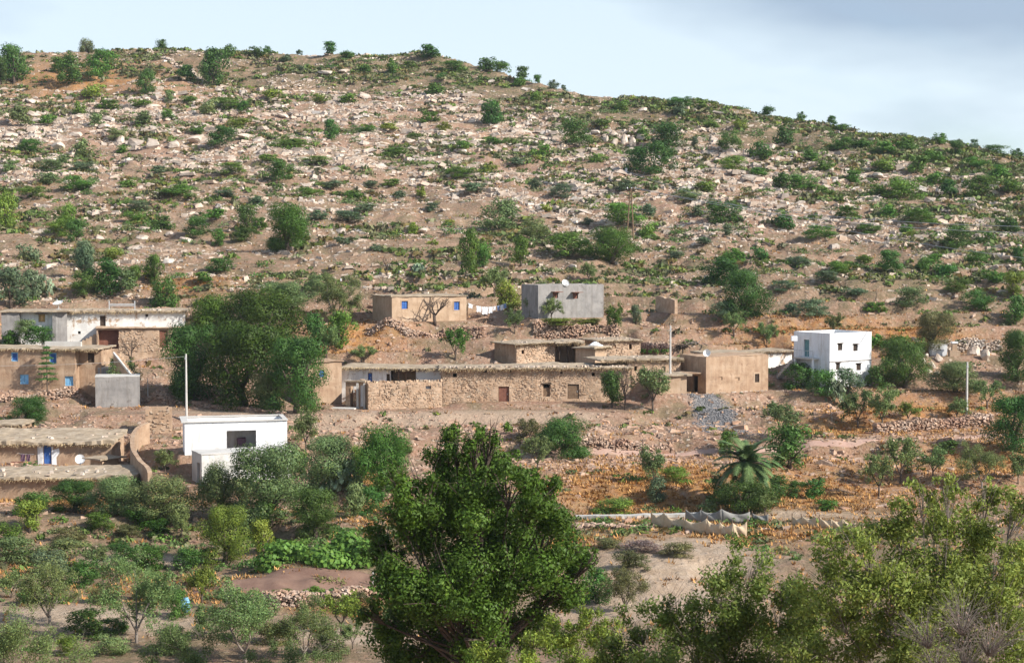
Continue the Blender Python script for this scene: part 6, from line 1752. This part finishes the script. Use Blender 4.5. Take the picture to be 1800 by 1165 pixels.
# wood piles
for (px_0, rw, n_, ln_, lab) in [(1200, 612, 22, 1.9, 'tangled pile of dark branches behind the low house with straw roof'), (850, 566, 12, 1.4, 'small heap of sticks under the washing line'),
                            (1222, 606, 9, 1.6, 'few pale logs lying left of the square tan house dish'), (168, 768, 8, 1.6, 'sticks lying on the ground above the blue-door house roof')]:
    p = hit(px_0, rw); t = thing('wood_pile', lab, 'wood pile', tuple(p), 0, 'wood piles'); rr_ = np.random.default_rng(px_0)
    for i in range(n_):
        a = rr_.uniform(0, 3.14); e = rr_.uniform(-.1, .5); L2 = ln_ * rr_.uniform(.5, 1); c0_ = np.array([rr_.normal(0, .5), rr_.normal(0, .3), .1 + .35 * rr_.random()])
        d = np.array([math.cos(a) * math.cos(e), math.sin(a) * math.cos(e), math.sin(e)]) * L2 / 2
        m = MB(); m.tube([c0_ - d, c0_ + rr_.normal(0, .05, 3), c0_ + d], [.06, .05, .03], 5); m.build('branch', M['palebark'] if n_ == 9 else M['darkwood'], t)
# cloth fences
def cloth_fence(pts, label, mat, hgt, seed, D=None):
    r = np.random.default_rng(seed); P = np.array([hit(*p) for p in pts]); t = thing('cloth_fence', label, 'fence', tuple(P[0]), 0, 'sack cloth fences')
    n = len(P)
    hs_ = hgt * r.uniform(.85, 1.15, n)
    for i in range(n):
        m = MB(); b = P[i] - P[0]; m.tube([b - [0, 0, .3], b + [r.uniform(-.1, .1), 0, hs_[i] + .12]], .04, 5); m.build('post', M['wood'], t)
    for i in range(n - 1):
        V = []; nu_, nv_ = 10, 7
        for j in range(nv_ + 1):
            for k in range(nu_ + 1):
                a = k / nu_; g_ = P[i] * (1 - a) + P[i + 1] * a; top_ = hs_[i] * (1 - a) + hs_[i + 1] * a - .42 * hgt * math.sin(math.pi * a) ** .8 * .7
                zg = float(height(g_[0], g_[1])); V.append((g_[0] - P[0][0], g_[1] - P[0][1] - .05 - .10 * math.sin(a * 9 + j * .8 + i) * math.sin(math.pi * a) - .25 * math.sin(math.pi * j / nv_) * .5, zg - P[0][2] - .05 + top_ * j / nv_))
        V = np.array(V); idx = np.arange(len(V)).reshape(nv_ + 1, nu_ + 1)
        o = link('panel', newmesh('panel', V, np.stack([idx[:-1, :-1].ravel(), idx[:-1, 1:].ravel(), idx[1:, 1:].ravel(), idx[1:, :-1].ravel()], 1), M[mat], None, True), t)
        so = o.modifiers.new('s', 'SOLIDIFY'); so.thickness = .02
cloth_fence([(1145, 923), (1166, 927), (1203, 932), (1242, 938), (1266, 940), (1288, 942), (1312, 943)], 'long sagging cream sack fence in front of the palm', 'cream', 1.15, 1)
cloth_fence([(1205, 914), (1232, 916), (1268, 918), (1318, 918)], 'grey netting fence right behind the long cream fence', 'net', 1.1, 2)
cloth_fence([(1322, 916), (1350, 918)], 'short brown sacking piece between the net and cream fences', 'net', .7, 5)
cloth_fence([(1392, 920), (1410, 922), (1434, 925)], 'short cream sack fence, left one of the far pair', 'cream', .85, 3)
cloth_fence([(1440, 926), (1462, 928), (1482, 930), (1503, 932)], 'cream sack fence, right one of the far pair', 'cream', .8, 4)

# haze: one closed box of even air
m = bpy.data.materials.new('haze'); m.use_nodes = True; t = m.node_tree; t.nodes.clear()
o_ = t.nodes.new('ShaderNodeOutputMaterial'); pv = t.nodes.new('ShaderNodeVolumePrincipled')
pv.inputs['Color'].default_value = (.80, .89, 1, 1); pv.inputs['Density'].default_value = .00010; pv.inputs['Anisotropy'].default_value = .2
t.links.new(pv.outputs[0], o_.inputs['Volume'])
zt = max(max((ob.matrix_world @ Vector(cn)).z for cn in ob.bound_box) for ob in COL.objects if ob.type == 'MESH') + 8
mb = MB(); mb.box(-3100, 3100, -3100, 3100, -47, max(zt, 75)); o = mb.build('haze', m); o['kind'] = 'stuff'
print('STATS stones', NST, 'scrub', NSC, NBS, 'tris', sum(len(me.loops) - 2 * len(me.polygons) for me in bpy.data.meshes), 'ztop', zt)
